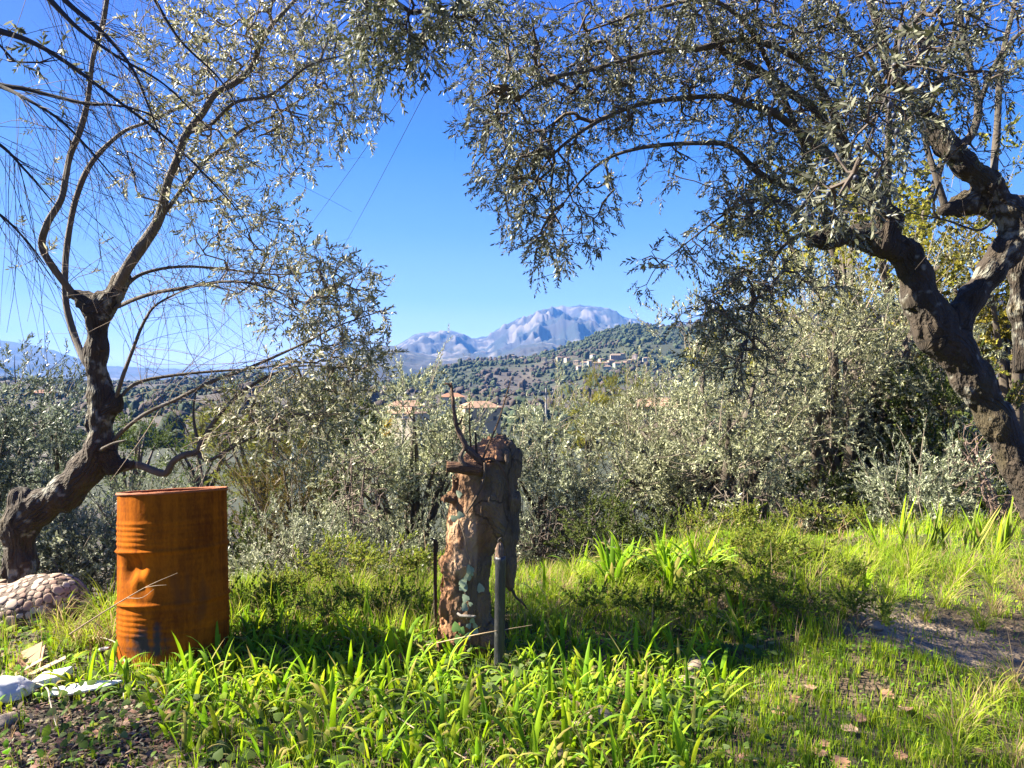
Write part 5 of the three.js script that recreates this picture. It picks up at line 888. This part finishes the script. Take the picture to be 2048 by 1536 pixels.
{ // broad agapanthus-like leaves on the bank
  const big = { n: 20, L: [0.32, 0.5], W: [0.028, 0.044], lean: [0.08, 0.5], arch: [0.4, 1.9], cols: [LG, LG2], rows: 9, spread: 0.05 };
  const labs = ['broad leaved lily clump on the grassy bank right of the stump', 'broad leaved lily clump in the middle of the bank group', 'broad leaved lily clump at the iris side of the bank group', 'low broad leaved lily clump in front of the bank group', 'broad leaved lily clump at the stump side of the bank group'];
  [[1255, 1165], [1325, 1160], [1400, 1165], [1345, 1190], [1225, 1180]].forEach(([u, v], k) => clump('lily_clump', labs[k], 'plant', 'broad leaved clumps on the bank', onGround(u, v), big));
}
{ // iris fans
  const L = ['iris clump with tall pale sword leaves at the bush side of the bank', 'iris clump with upright sword leaves between two others on the bank', 'iris clump with sword leaves beside the gnarled olive trunk', 'small iris clump with leaning sword leaves at the grass side'];
  [[1840, 1122, 0.1], [1915, 1122, -0.2], [1990, 1112, 0.2], [1785, 1118, 0.3]].forEach(([u, v, f], k) => clump('iris_clump', L[k], 'plant', 'iris clumps along the bank', onGround(u, v), { n: k === 3 ? 8 : 13, L: [0.32, 0.56], W: [0.024, 0.040], lean: [0.02, 0.55], arch: [-0.05, 0.25], cols: [[[0.13, 0.20, 0.035], [0.24, 0.31, 0.05]], LG], rows: 7, spread: 0.12, fan: f }));
}
// ---- fountain tufts of long grass on the bank
{
  reseed(27);
  const tuft = (n, L, straw) => { const l = []; for (let k = 0; k < n; k++) { const dry = R() < straw, a = (dry ? [[0.34, 0.27, 0.14], [0.42, 0.34, 0.19]] : pick([[[0.18, 0.31, 0.012], [0.33, 0.48, 0.018]], [[0.22, 0.33, 0.02], [0.40, 0.50, 0.035]]])), th = R() * 6.283; l.push({ g: strap(rr(...L), rr(0.003, 0.006), rr(0.1, 0.7), rr(0.4, 1.9), ...a, 5, 0.4), m: new THREE.Matrix4().compose(V(gauss() * 0.03, -0.01, gauss() * 0.03), new THREE.Quaternion().setFromAxisAngle(V(0, 1, 0), th), V(1, 1, 1)), c: [1, 1, 1] }); } return baked(l); };
  const g = [tuft(70, [0.2, 0.42], 0.2), tuft(60, [0.15, 0.32], 0.35), tuft(80, [0.22, 0.45], 0.12), tuft(50, [0.2, 0.4], 0.85)];
  const spots = []; const zone = (u0, u1, v0, v1, n, sep) => { for (let t = 0, m = 0; t < n * 30 && m < n; t++) { const p = onGround(rr(u0, u1), rr(v0, v1)); if (spots.some((e) => e.distanceTo(p) < sep) || Math.hypot(p.x - STUMP.x, p.z - STUMP.z) < 0.3) continue; spots.push(p); m++; } };
  zone(1440, 1780, 1110, 1240, 26, 0.2); zone(1780, 2060, 1130, 1270, 20, 0.2); zone(1040, 1300, 1130, 1280, 16, 0.2); zone(480, 860, 1190, 1260, 14, 0.22); zone(1900, 2060, 1380, 1540, 8, 0.2); zone(120, 240, 1240, 1300, 9, 0.08);
  for (const p of spots) { const [u] = pxOf(p), dry = u > 1930 ? R() < 0.6 : R() < 0.12, m = solo('grass_tuft', dry ? g[3] : g[Math.floor(R() * 3)], M.leaf, dry ? 'dry straw coloured tuft of long arching grass on the bank' : 'fountain tuft of long arching green grass on the bank', 'grass tuft', p, dry ? 'dry grass tufts' : 'green grass tufts'); m.rotation.y = R() * 6.28; m.scale.setScalar(rr(0.6, 1.1)); }
}
// ---- grass, herbs, ivy and litter
{
  reseed(17);
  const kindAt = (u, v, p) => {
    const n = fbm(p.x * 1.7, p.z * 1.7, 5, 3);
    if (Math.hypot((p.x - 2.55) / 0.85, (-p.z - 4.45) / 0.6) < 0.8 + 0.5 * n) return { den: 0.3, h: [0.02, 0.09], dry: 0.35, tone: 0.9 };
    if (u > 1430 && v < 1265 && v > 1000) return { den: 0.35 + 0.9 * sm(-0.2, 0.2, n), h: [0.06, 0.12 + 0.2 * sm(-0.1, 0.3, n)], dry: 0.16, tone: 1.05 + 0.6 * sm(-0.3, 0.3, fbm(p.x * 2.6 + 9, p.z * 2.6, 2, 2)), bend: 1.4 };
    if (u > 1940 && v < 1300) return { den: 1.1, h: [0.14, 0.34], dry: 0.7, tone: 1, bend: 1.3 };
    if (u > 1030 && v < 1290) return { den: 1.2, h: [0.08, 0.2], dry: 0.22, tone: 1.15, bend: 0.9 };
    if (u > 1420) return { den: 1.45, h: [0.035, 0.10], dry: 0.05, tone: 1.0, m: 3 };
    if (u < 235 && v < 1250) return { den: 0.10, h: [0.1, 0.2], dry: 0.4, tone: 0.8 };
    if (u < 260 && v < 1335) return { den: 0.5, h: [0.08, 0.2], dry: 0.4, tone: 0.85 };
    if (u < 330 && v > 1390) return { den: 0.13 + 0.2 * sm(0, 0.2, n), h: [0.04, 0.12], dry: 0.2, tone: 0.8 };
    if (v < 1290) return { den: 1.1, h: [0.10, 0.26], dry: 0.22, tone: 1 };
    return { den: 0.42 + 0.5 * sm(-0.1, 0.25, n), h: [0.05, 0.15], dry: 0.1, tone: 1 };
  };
  const mb = new MB(), green = [[0.19, 0.33, 0.010], [0.24, 0.39, 0.012], [0.13, 0.26, 0.012], [0.31, 0.41, 0.018]], straw = [[0.36, 0.28, 0.15], [0.30, 0.22, 0.11], [0.42, 0.34, 0.19]];
  const blade = (p, h, w, lean, th, c) => {
    const dx = Math.cos(th), dz = Math.sin(th), ids = []; let x = p.x, y = p.y - 0.01, z = p.z;
    for (let k = 0; k < 3; k++) { const ang = lean * (0.3 + k * 0.55); const ww = w * [1, 0.85, 0.5][k]; ids.push(mb.v(x - dz * ww, y, z + dx * ww, c), mb.v(x + dz * ww, y, z - dx * ww, c)); x += dx * Math.sin(ang) * h / 3; z += dz * Math.sin(ang) * h / 3; y += Math.cos(ang) * h / 3; }
    const t = mb.v(x, y, z, c.map((q) => q * 1.12)); mb.i.push(ids[0], ids[1], ids[2], ids[1], ids[3], ids[2], ids[2], ids[3], ids[4], ids[3], ids[5], ids[4], ids[4], ids[5], t);
  };
  for (let k = 0; k < 33000; k++) {
    const d = Math.sqrt(rr(2.55 * 2.55, 8.4 * 8.4)), x = rr(-0.74, 0.74) * d, t = d - edgeAt(x / Math.max(1, d / 6)); if (t > 1.2) continue;
    const p = V(x, groundY(x, -d), -d); if (Math.hypot(p.x - DRUM.x, p.z - DRUM.z) < 0.27) continue;
    const [u, v] = pxOf(p), K = kindAt(u, v, p); if (R() > K.den * 0.7) continue;
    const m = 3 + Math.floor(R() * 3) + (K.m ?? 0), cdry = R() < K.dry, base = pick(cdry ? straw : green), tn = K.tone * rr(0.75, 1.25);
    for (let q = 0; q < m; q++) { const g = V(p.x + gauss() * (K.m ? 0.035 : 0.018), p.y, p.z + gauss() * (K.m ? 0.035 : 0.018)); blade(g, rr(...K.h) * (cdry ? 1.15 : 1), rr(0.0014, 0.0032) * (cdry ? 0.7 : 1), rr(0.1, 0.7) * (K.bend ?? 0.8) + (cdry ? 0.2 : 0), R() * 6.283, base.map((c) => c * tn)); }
  }
  const st = (name, g, mat, label, category) => { const m = new THREE.Mesh(g, mat); m.name = name; m.userData = { kind: 'stuff', label, category }; m.castShadow = m.receiveShadow = true; scene.add(m); };
  st('grass', mb.geo(), M.leaf, 'fresh green and straw coloured grass covering the terrace', 'grass');
  // low broad leaved herbs
  const hb = new MB();
  for (let k = 0; k < 24000; k++) {
    const d = Math.sqrt(rr(2.55 * 2.55, 7 * 7)), x = rr(-0.74, 0.74) * d, t = d - edgeAt(x / Math.max(1, d / 6)); if (t > 0.6) continue;
    const p = V(x, groundY(x, -d) + rr(0.005, 0.05), -d), n = fbm(x * 1.4 + 8, d * 1.4, 3, 3); const [u, v] = pxOf(p); if (Math.hypot(p.x - DRUM.x, p.z - DRUM.z) < 0.28 || R() > sm(-0.25, 0.2, n) * 0.75 + (u > 1400 ? 0.35 : 0.12) || (Math.hypot((x - 2.55) / 0.85, (d - 4.45) / 0.6) < 0.9 && R() < 0.85)) continue;
    const dir = V(gauss(), rr(0.15, 0.8), gauss()).normalize(), c = pick([[0.14, 0.28, 0.012], [0.19, 0.34, 0.015], [0.27, 0.40, 0.02], [0.11, 0.22, 0.025]]).map((q) => q * rr(0.8, 1.2)), L = u > 1420 ? rr(0.015, 0.032) : R() < 0.2 ? rr(0.05, 0.085) : rr(0.02, 0.05);
    addLeaf(hb, p, dir, V(0, 1, 0).addScaledVector(rvec(), 0.4).normalize(), L, L * rr(0.35, 0.7), c, 0.2, 0.5, 2);
  }
  st('herb_cover', hb.geo(), M.leaf, 'low broad leaved weeds carpeting the ground between the clumps', 'weeds');
  // ivy on the ground
  const iv = [];
  const ivyZone = (u0, u1, v0, v1, n, s0 = 0.03, s1 = 0.055) => { for (let k = 0; k < n; k++) { const p = onGround(rr(u0, u1), rr(v0, v1)); if (Math.hypot(p.x - DRUM.x, p.z - DRUM.z) < 0.3) continue; const b = rr(0.7, 1.2), q = new THREE.Quaternion().setFromEuler(new THREE.Euler(-Math.PI / 2 + gauss() * 0.5 + 0.35, gauss() * 0.5, R() * 6.28)), s = rr(s0, s1); iv.push({ g: globalThis.ivyLeaf, m: new THREE.Matrix4().compose(p.add(V(0, rr(0.01, 0.07), 0)), q, V(s, s, s)), c: pick([[0.075, 0.14, 0.028], [0.11, 0.19, 0.035], [0.17, 0.25, 0.09]]).map((e) => e * b) }); } };
  ivyZone(820, 1100, 1290, 1370, 150); ivyZone(100, 420, 1370, 1540, 120, 0.025, 0.045); ivyZone(760, 1000, 1340, 1440, 60, 0.035, 0.07); ivyZone(400, 900, 1420, 1560, 130); ivyZone(1300, 1450, 1380, 1480, 90); ivyZone(0, 140, 1145, 1180, 60); ivyZone(1380, 1560, 1240, 1330, 60); ivyZone(1300, 1600, 1420, 1560, 60, 0.018, 0.03);
  st('ground_ivy', baked(iv), M.leaf, 'dark ivy leaves spreading over the ground around stump and rubbish', 'ivy');
  // small dry leaves and twigs
  const lt = new MB();
  for (let k = 0; k < 4200; k++) { const left = R() < 0.6, p = left ? onGround(rr(-40, 420), rr(1370, 1590)) : onGround(rr(0, 1500), rr(1250, 1590)); const dir = V(gauss(), gauss() * 0.25, gauss()).normalize(), L = rr(0.015, 0.045), c = pick([[0.24, 0.14, 0.08], [0.32, 0.20, 0.12], [0.17, 0.10, 0.06], [0.38, 0.28, 0.18]]).map((q) => q * rr(0.7, 1.2)); addLeaf(lt, p.add(V(0, rr(0.004, 0.02), 0)), dir, V(0, 1, 0).addScaledVector(rvec(), 0.5).normalize(), L, L * rr(0.25, 0.55), c, rr(-0.3, 0.4), 0.5, 2); }
  st('leaf_litter', lt.geo(), M.dry, 'brown dry leaf litter scattered between the weeds', 'litter');
  // fallen oak leaves, each on its own
  const oak = [0, 1, 2].map(() => { const b = new MB(), n = 9, c = []; for (let k = 0; k <= n; k++) { const t = k / n, w = (0.16 + 0.26 * Math.sin(Math.PI * Math.pow(t, 0.8))) * (k % 2 ? 1.15 : 0.7) * (k === n ? 0.2 : 1); c.push([b.v(-w, t - 0.5, 0.18 * w * rr(0.2, 2.2), [1, 1, 1]), b.v(0, t - 0.5, 0.05 * Math.sin(t * 5), [0.85, 0.85, 0.85]), b.v(w, t - 0.5, 0.18 * w * rr(0.2, 2.4), [1, 1, 1])]); } for (let k = 1; k <= n; k++) for (let j = 0; j < 2; j++) b.i.push(c[k - 1][j], c[k - 1][j + 1], c[k][j], c[k - 1][j + 1], c[k][j + 1], c[k][j]); return b.geo(); });
  const om = [[0.34, 0.18, 0.10], [0.42, 0.26, 0.16], [0.26, 0.13, 0.075]].map((c) => new THREE.MeshPhysicalMaterial({ name: 'oak_leaf', color: new THREE.Color(...c), vertexColors: true, roughness: 1, transmission: 0.15, thickness: 0, side: THREE.DoubleSide }));
  for (const [u, v] of [[1775, 1400], [1810, 1430], [1560, 1435], [1640, 1520], [1650, 1500], [1900, 1480], [1490, 1530], [1800, 1525], [1620, 1385], [1870, 1450], [1960, 1520], [1350, 1440], [1700, 1470], [1720, 1450], [1260, 1400], [1440, 1430], [640, 1330], [560, 1480], [800, 1330], [820, 1375], [330, 1440], [250, 1460], [200, 1480], [120, 1500], [1000, 1500], [1130, 1490], [1680, 1540], [1590, 1410]]) {
    const m = solo('oak_leaf', pick(oak), pick(om), 'curled brown oak leaf fallen on the grass', 'leaf', onGround(u, v).add(V(0, 0.025, 0)), 'fallen oak leaves'); m.rotation.set(-Math.PI / 2 + rr(-0.2, 0.5), rr(-0.3, 0.3), R() * 6.28, 'YXZ'); m.scale.setScalar(rr(0.05, 0.085));
  }
  const pinkLeaf = solo('red_leaf', oak[0], new THREE.MeshPhysicalMaterial({ name: 'red_leaf', color: new THREE.Color(0.45, 0.12, 0.08), vertexColors: true, roughness: 1, transmission: 0.2, thickness: 0, side: THREE.DoubleSide }), 'single reddish leaf standing among the weeds left of the stump', 'leaf', onGround(803, 1336).add(V(0, 0.05, 0))); pinkLeaf.scale.setScalar(0.055); pinkLeaf.rotation.set(-0.3, 0.2, 0.3);
  // stones
  const rockG = [0, 1, 2].map((k) => { const g = mergeVertices(new THREE.IcosahedronGeometry(1, 3).deleteAttribute('uv').deleteAttribute('normal')), p = g.attributes.position; for (let i = 0; i < p.count; i++) { const w = V().fromBufferAttribute(p, i), s = 1 + 0.3 * fbm(w.x * 1.3 + k * 5, w.y * 1.3, w.z * 1.3, 3) + 0.12 * ridge(w.x * 2.5, w.y * 2.5, w.z * 2.5 + k, 2); p.setXYZ(i, w.x * s, w.y * s * 0.7, w.z * s); } g.computeVertexNormals(); g.setAttribute('color', new THREE.Float32BufferAttribute(Array.from({ length: p.count * 3 }, (_, i) => [0.34, 0.26, 0.18][i % 3] * (0.85 + 0.3 * hash(Math.floor(i / 3), k, 3))), 3)); return g; });
  [[1400, 1345, 0.075, 'rounded earthy stone half buried in the weeds by the grass path'], [1375, 1372, 0.05, 'smaller earthy stone below the half buried one'], [1155, 1470, 0.05, 'pale stone between strap leaf clumps in the foreground'], [1200, 1445, 0.06, 'flat ochre stone between strap leaf clumps'], [1120, 1515, 0.03, 'little round stone among the foreground weeds'], [1745, 1255, 0.05, 'stone at the border of the bare earth patch'], [12, 1452, 0.05, 'grey brown stone beside the plastic bag']].forEach(([u, v, s, label], k) => { const m = solo('stone', rockG[k % 3], M.stone, label, 'stone', onGround(u, v).add(V(0, s * 0.25, 0))); m.scale.set(s * 1.2, s, s); m.rotation.y = R() * 6; });
}
// ---- dry stalks, twigs, leafy weeds, bare shrubs
{
  reseed(18);
  const stalk = (pts, r, c, label) => { const p = pts.map((e) => e), b = p[0].clone(), [q, w] = spline2(p.map((e) => e.clone().sub(b)), r, 0.03); return solo('dry_stalk', new MB().tube(q, w, 5, c, 0.1).geo(), M.twig, label, 'stalk', b); };
  const g = (u, v) => onGround(u, v);
  const tw0 = g(400, 1345), tw = solo('fallen_branch', (() => { const b = new MB(), pts = [at(395, 1335, 3.95), at(440, 1255, 4.0), at(520, 1190, 4.02), at(545, 1155, 4.0)]; return b.geo && new MB().tube(spline([at(140, 1268, 3.9), at(190, 1235, 3.85), at(240, 1204, 3.8), at(300, 1170, 3.78), at(355, 1146, 3.78)].map((p) => p.sub(tw0)), 30), Array.from({ length: 31 }, (_, i) => lerp(0.0045, 0.0012, i / 30)), 5, [0.36, 0.26, 0.16], 0.1).geo(); })(), M.twig, 'thin dry branch leaning across the front of the rusty drum', 'branch', tw0);
  const side = (a, c, d2) => part('side_twig', new MB().tube(spline([a, c, d2].map((p) => p.sub(tw0)), 8), Array.from({ length: 9 }, (_, i) => lerp(0.0018, 0.0008, i / 8)), 4, [0.36, 0.26, 0.16]).geo(), M.twig, tw);
  side(at(290, 1175, 3.78), at(315, 1171, 3.75), at(333, 1170, 3.74)); side(at(255, 1196, 3.79), at(285, 1195, 3.75), at(308, 1178, 3.74)); side(at(180, 1240, 3.86), at(215, 1262, 3.84), at(245, 1300, 3.83));
  const lab = ['long pale dead vine stem looping over the weeds left of the drum', 'kinked whitish root lying over the leaf litter'];
  stalk([g(30, 1375).add(V(0, 0.04, 0)), g(90, 1395).add(V(0, 0.05, 0)), g(100, 1420).add(V(0, 0.04, 0)), g(108, 1450).add(V(0, 0.03, 0)), g(115, 1465).add(V(0, 0.01, 0))], [0.004, 0.004, 0.003, 0.002], [0.55, 0.48, 0.36], lab[1]);
  stalk([g(190, 1290).add(V(0, 0.05, 0)), g(230, 1310).add(V(0, 0.07, 0)), g(250, 1345).add(V(0, 0.05, 0)), g(247, 1400).add(V(0, 0.02, 0)), g(243, 1440)], [0.004, 0.004, 0.003, 0.002], [0.52, 0.46, 0.34], lab[0]);
  stalk([g(725, 1395).add(V(0, 0.02, 0)), at(850, 1470, 3.2), g(935, 1535).add(V(0, 0.03, 0))], [0.003, 0.003, 0.002], [0.55, 0.42, 0.26], 'straight straw coloured stalk lying over the foreground clumps');
  stalk([g(840, 1305).add(V(0, 0.03, 0)), at(960, 1268, 4.0), at(1065, 1250, 4.15)], [0.003, 0.003, 0.0015], [0.50, 0.36, 0.2], 'bent dry stem lying across the foot of pipe and stump');
  const dl = 'upright dry grass stalk standing on the terrace border', grp = 'dry stalks on the terrace border';
  for (const [u, v, top, du] of [[660, 1170, 1020, -8], [690, 1160, 985, 6], [1158, 1100, 1020, 5], [1180, 1110, 1060, -10], [1495, 1090, 985, 0], [1700, 1110, 1005, -25], [1640, 1230, 1075, 14], [1585, 1215, 1130, 2], [1545, 1200, 1080, -6], [820, 1180, 1075, -12], [860, 1180, 1060, -16], [780, 1190, 1070, 10], [1060, 1130, 1030, 20], [1240, 1120, 1010, -4], [600, 1190, 1080, -20], [1420, 1130, 1035, 30], [1375, 1110, 1020, -12], [1980, 1210, 1120, -60], [2010, 1230, 1140, -70], [1905, 1190, 1135, 40]]) {
    const b = g(u, v), d = -b.z, m = stalk([b, at(u + du * 0.3 + gauss() * 3, lerp(v, top, 0.5), d), at(u + du + gauss() * 6, top, d)], [0.0028, 0.0022, 0.0012], [0.50 * rr(0.8, 1.1), 0.38, 0.22], dl); m.userData.group = grp;
  }
  // leafy yellow green weeds along the border
  const w2 = 'low dark leafy weed mixed into the long grass of the bank';
  const weedG = sprig({ n: 14, L: 0.2, len: 0.05, wid: 0.022, top: [0.15, 0.21, 0.025], under: [0.24, 0.28, 0.04], silver: 0.5, rows: 2, stem: [0.2, 0.16, 0.06], wide: 0.5, jitter: 0.9 });
  const weed = (u, v, h, n, label, grp2 = 'leafy weeds on the terrace border') => { const b = g(u, v), o = thing('leafy_weed', label, 'weed', b, grp2), dk = label === w2 ? 0.6 : 1, lf = []; for (let k = 0; k < n; k++) { const e = V(gauss() * 0.22, h * rr(0.5, 1), gauss() * 0.12), m = e.clone().multiplyScalar(0.5).add(V(gauss() * 0.05, 0.04, 0)); part('stem', new MB().tube(spline([V(gauss() * 0.03, -0.02, 0), m, e], 8), Array.from({ length: 9 }, (_, i) => lerp(0.0035, 0.0015, i / 8)), 4, [0.26, 0.17, 0.09], 0, false).geo(), M.twig, o); for (let q = 0; q < 6; q++) { const t = rr(0.35, 1), p = m.clone().lerp(e, t), tt = rr(0.8, 1.25); lf.push({ g: weedG, m: place(p, rvec().add(V(0, 0.9, 0)).normalize(), rr(0.35, 0.8)), c: [tt * dk, tt * lerp(dk, 1, 0.3), tt * dk] }); } } part('foliage', baked(lf), M.leaf, o, true); };
  const wl = 'yellow green leafy weed on thin reddish stems at the terrace border';
  for (const [u, v, h, n] of [[690, 1190, 0.42, 9], [640, 1200, 0.3, 7], [735, 1185, 0.36, 9], [790, 1190, 0.3, 8], [840, 1185, 0.28, 8], [620, 1215, 0.22, 6], [1075, 1130, 0.2, 7], [1120, 1125, 0.22, 7], [560, 1225, 0.2, 6], [1500, 1140, 0.26, 8], [1560, 1150, 0.24, 7], [1450, 1150, 0.25, 7], [1180, 1130, 0.2, 6], [1300, 1112, 0.3, 8], [1390, 1105, 0.34, 8], [1470, 1098, 0.3, 8], [1600, 1090, 0.34, 8], [1680, 1088, 0.3, 7], [1740, 1092, 0.28, 7], [1530, 1100, 0.3, 7]]) weed(u, v, h, n, wl);
  for (let k = 0; k < 24; k++) weed(k < 16 ? rr(1060, 1760) : rr(460, 860), k < 16 ? rr(1150, 1270) : rr(1215, 1275), rr(0.12, 0.22), 5, w2, 'leafy weeds in the bank grass');
  // bare shrubs
  const bareShrub = (u, v0, v1, w, d, n, c, label) => { const b0 = at(u, v1, d), base = V(b0.x, groundY(b0.x, b0.z) - 0.02, b0.z), o = thing('bare_shrub', label, 'shrub', base), cen = at(u, (v0 + v1) / 2, d), L = []; for (let k = 0; k < 6; k++) { const e = cen.clone().add(V(gauss() * mPx(w / 3, d), mPx((v1 - v0) * 0.25, d) + gauss() * 0.1, gauss() * 0.25)), [p, r] = spline2([base, base.clone().lerp(e, 0.5).add(V(gauss() * 0.15, 0, gauss() * 0.1)), e], [0.02, 0.013, 0.006], 0.08); L.push({ p, r }); part('stem', shift(new MB().tube(p, r, 6, c, 0.15).geo(), base), M.twig, o); } const t = []; for (let k = 0; k < n; k++) t.push(inBlob(cen, [mPx(w / 2, d), mPx((v1 - v0) / 2, d), 0.5])); part('twigs', shift(grow(L, t, { droop: 0.1, r0: 0.0018, col: c, seg: 0.09 }).mb.geo(), base), M.twig, o, true); };
  bareShrub(725, 850, 1120, 170, 8.6, 420, [0.15, 0.105, 0.085], 'leafless greyish brown shrub between juniper and silver olive');
  bareShrub(1985, 820, 1090, 200, 7.6, 420, [0.19, 0.13, 0.10], 'leafless tangled shrub behind the gnarled trunk');
  bareShrub(1100, 1010, 1130, 220, 8.2, 300, [0.09, 0.065, 0.05], 'dark dead twigs under the olive behind the stump');
  bareShrub(1520, 960, 1100, 260, 8.3, 340, [0.12, 0.09, 0.07], 'dry brown twigs under the broad silvery olive');
}
// ---- undergrowth that closes the slope below the trees
{
  reseed(19);
  const names = [['low silvery bush in the tangle below the pale olive', 800, 8.2, 1040, 1150, 220, 'olive'], ['low silvery bush in the shade below the dense olive', 1010, 8.4, 1010, 1130, 240, 'olive'], ['dull green bush under the broad silvery olive', 1270, 8.2, 990, 1130, 260, 'green'], ['grey green bush under the tall thick olive', 1480, 8.6, 960, 1110, 280, 'olive'], ['dark green bush at the foot of the tall thick olive', 1660, 8.8, 950, 1100, 260, 'green'], ['brown green scrub bush behind the iris clumps', 1980, 9, 900, 1100, 240, 'green'], ['grey bush in the hollow between juniper and pale olive', 700, 8.4, 1040, 1170, 180, 'olive'], ['green bush just behind the drum and leaning olive', 420, 8.4, 1000, 1180, 220, 'green'], ['low bush at the foot of the leaning olive', 60, 7.6, 1040, 1180, 200, 'olive']];
  for (const [label, u, d, top, bot, w, kind] of names) slopeTree({ name: 'scrub_bush', category: 'bush', label, u, d, top, bot, w, n: 1500, lobes: 9, kind, mat: kind === 'olive' ? M.olive : M.leaf, tint: kind === 'olive' ? [0.95, 1, 0.85] : [1.1, 1.1, 1], trunkR: 0.025, shoots: 2, size: [0.85, 1.2] });
}



renderer.render(scene, camera);
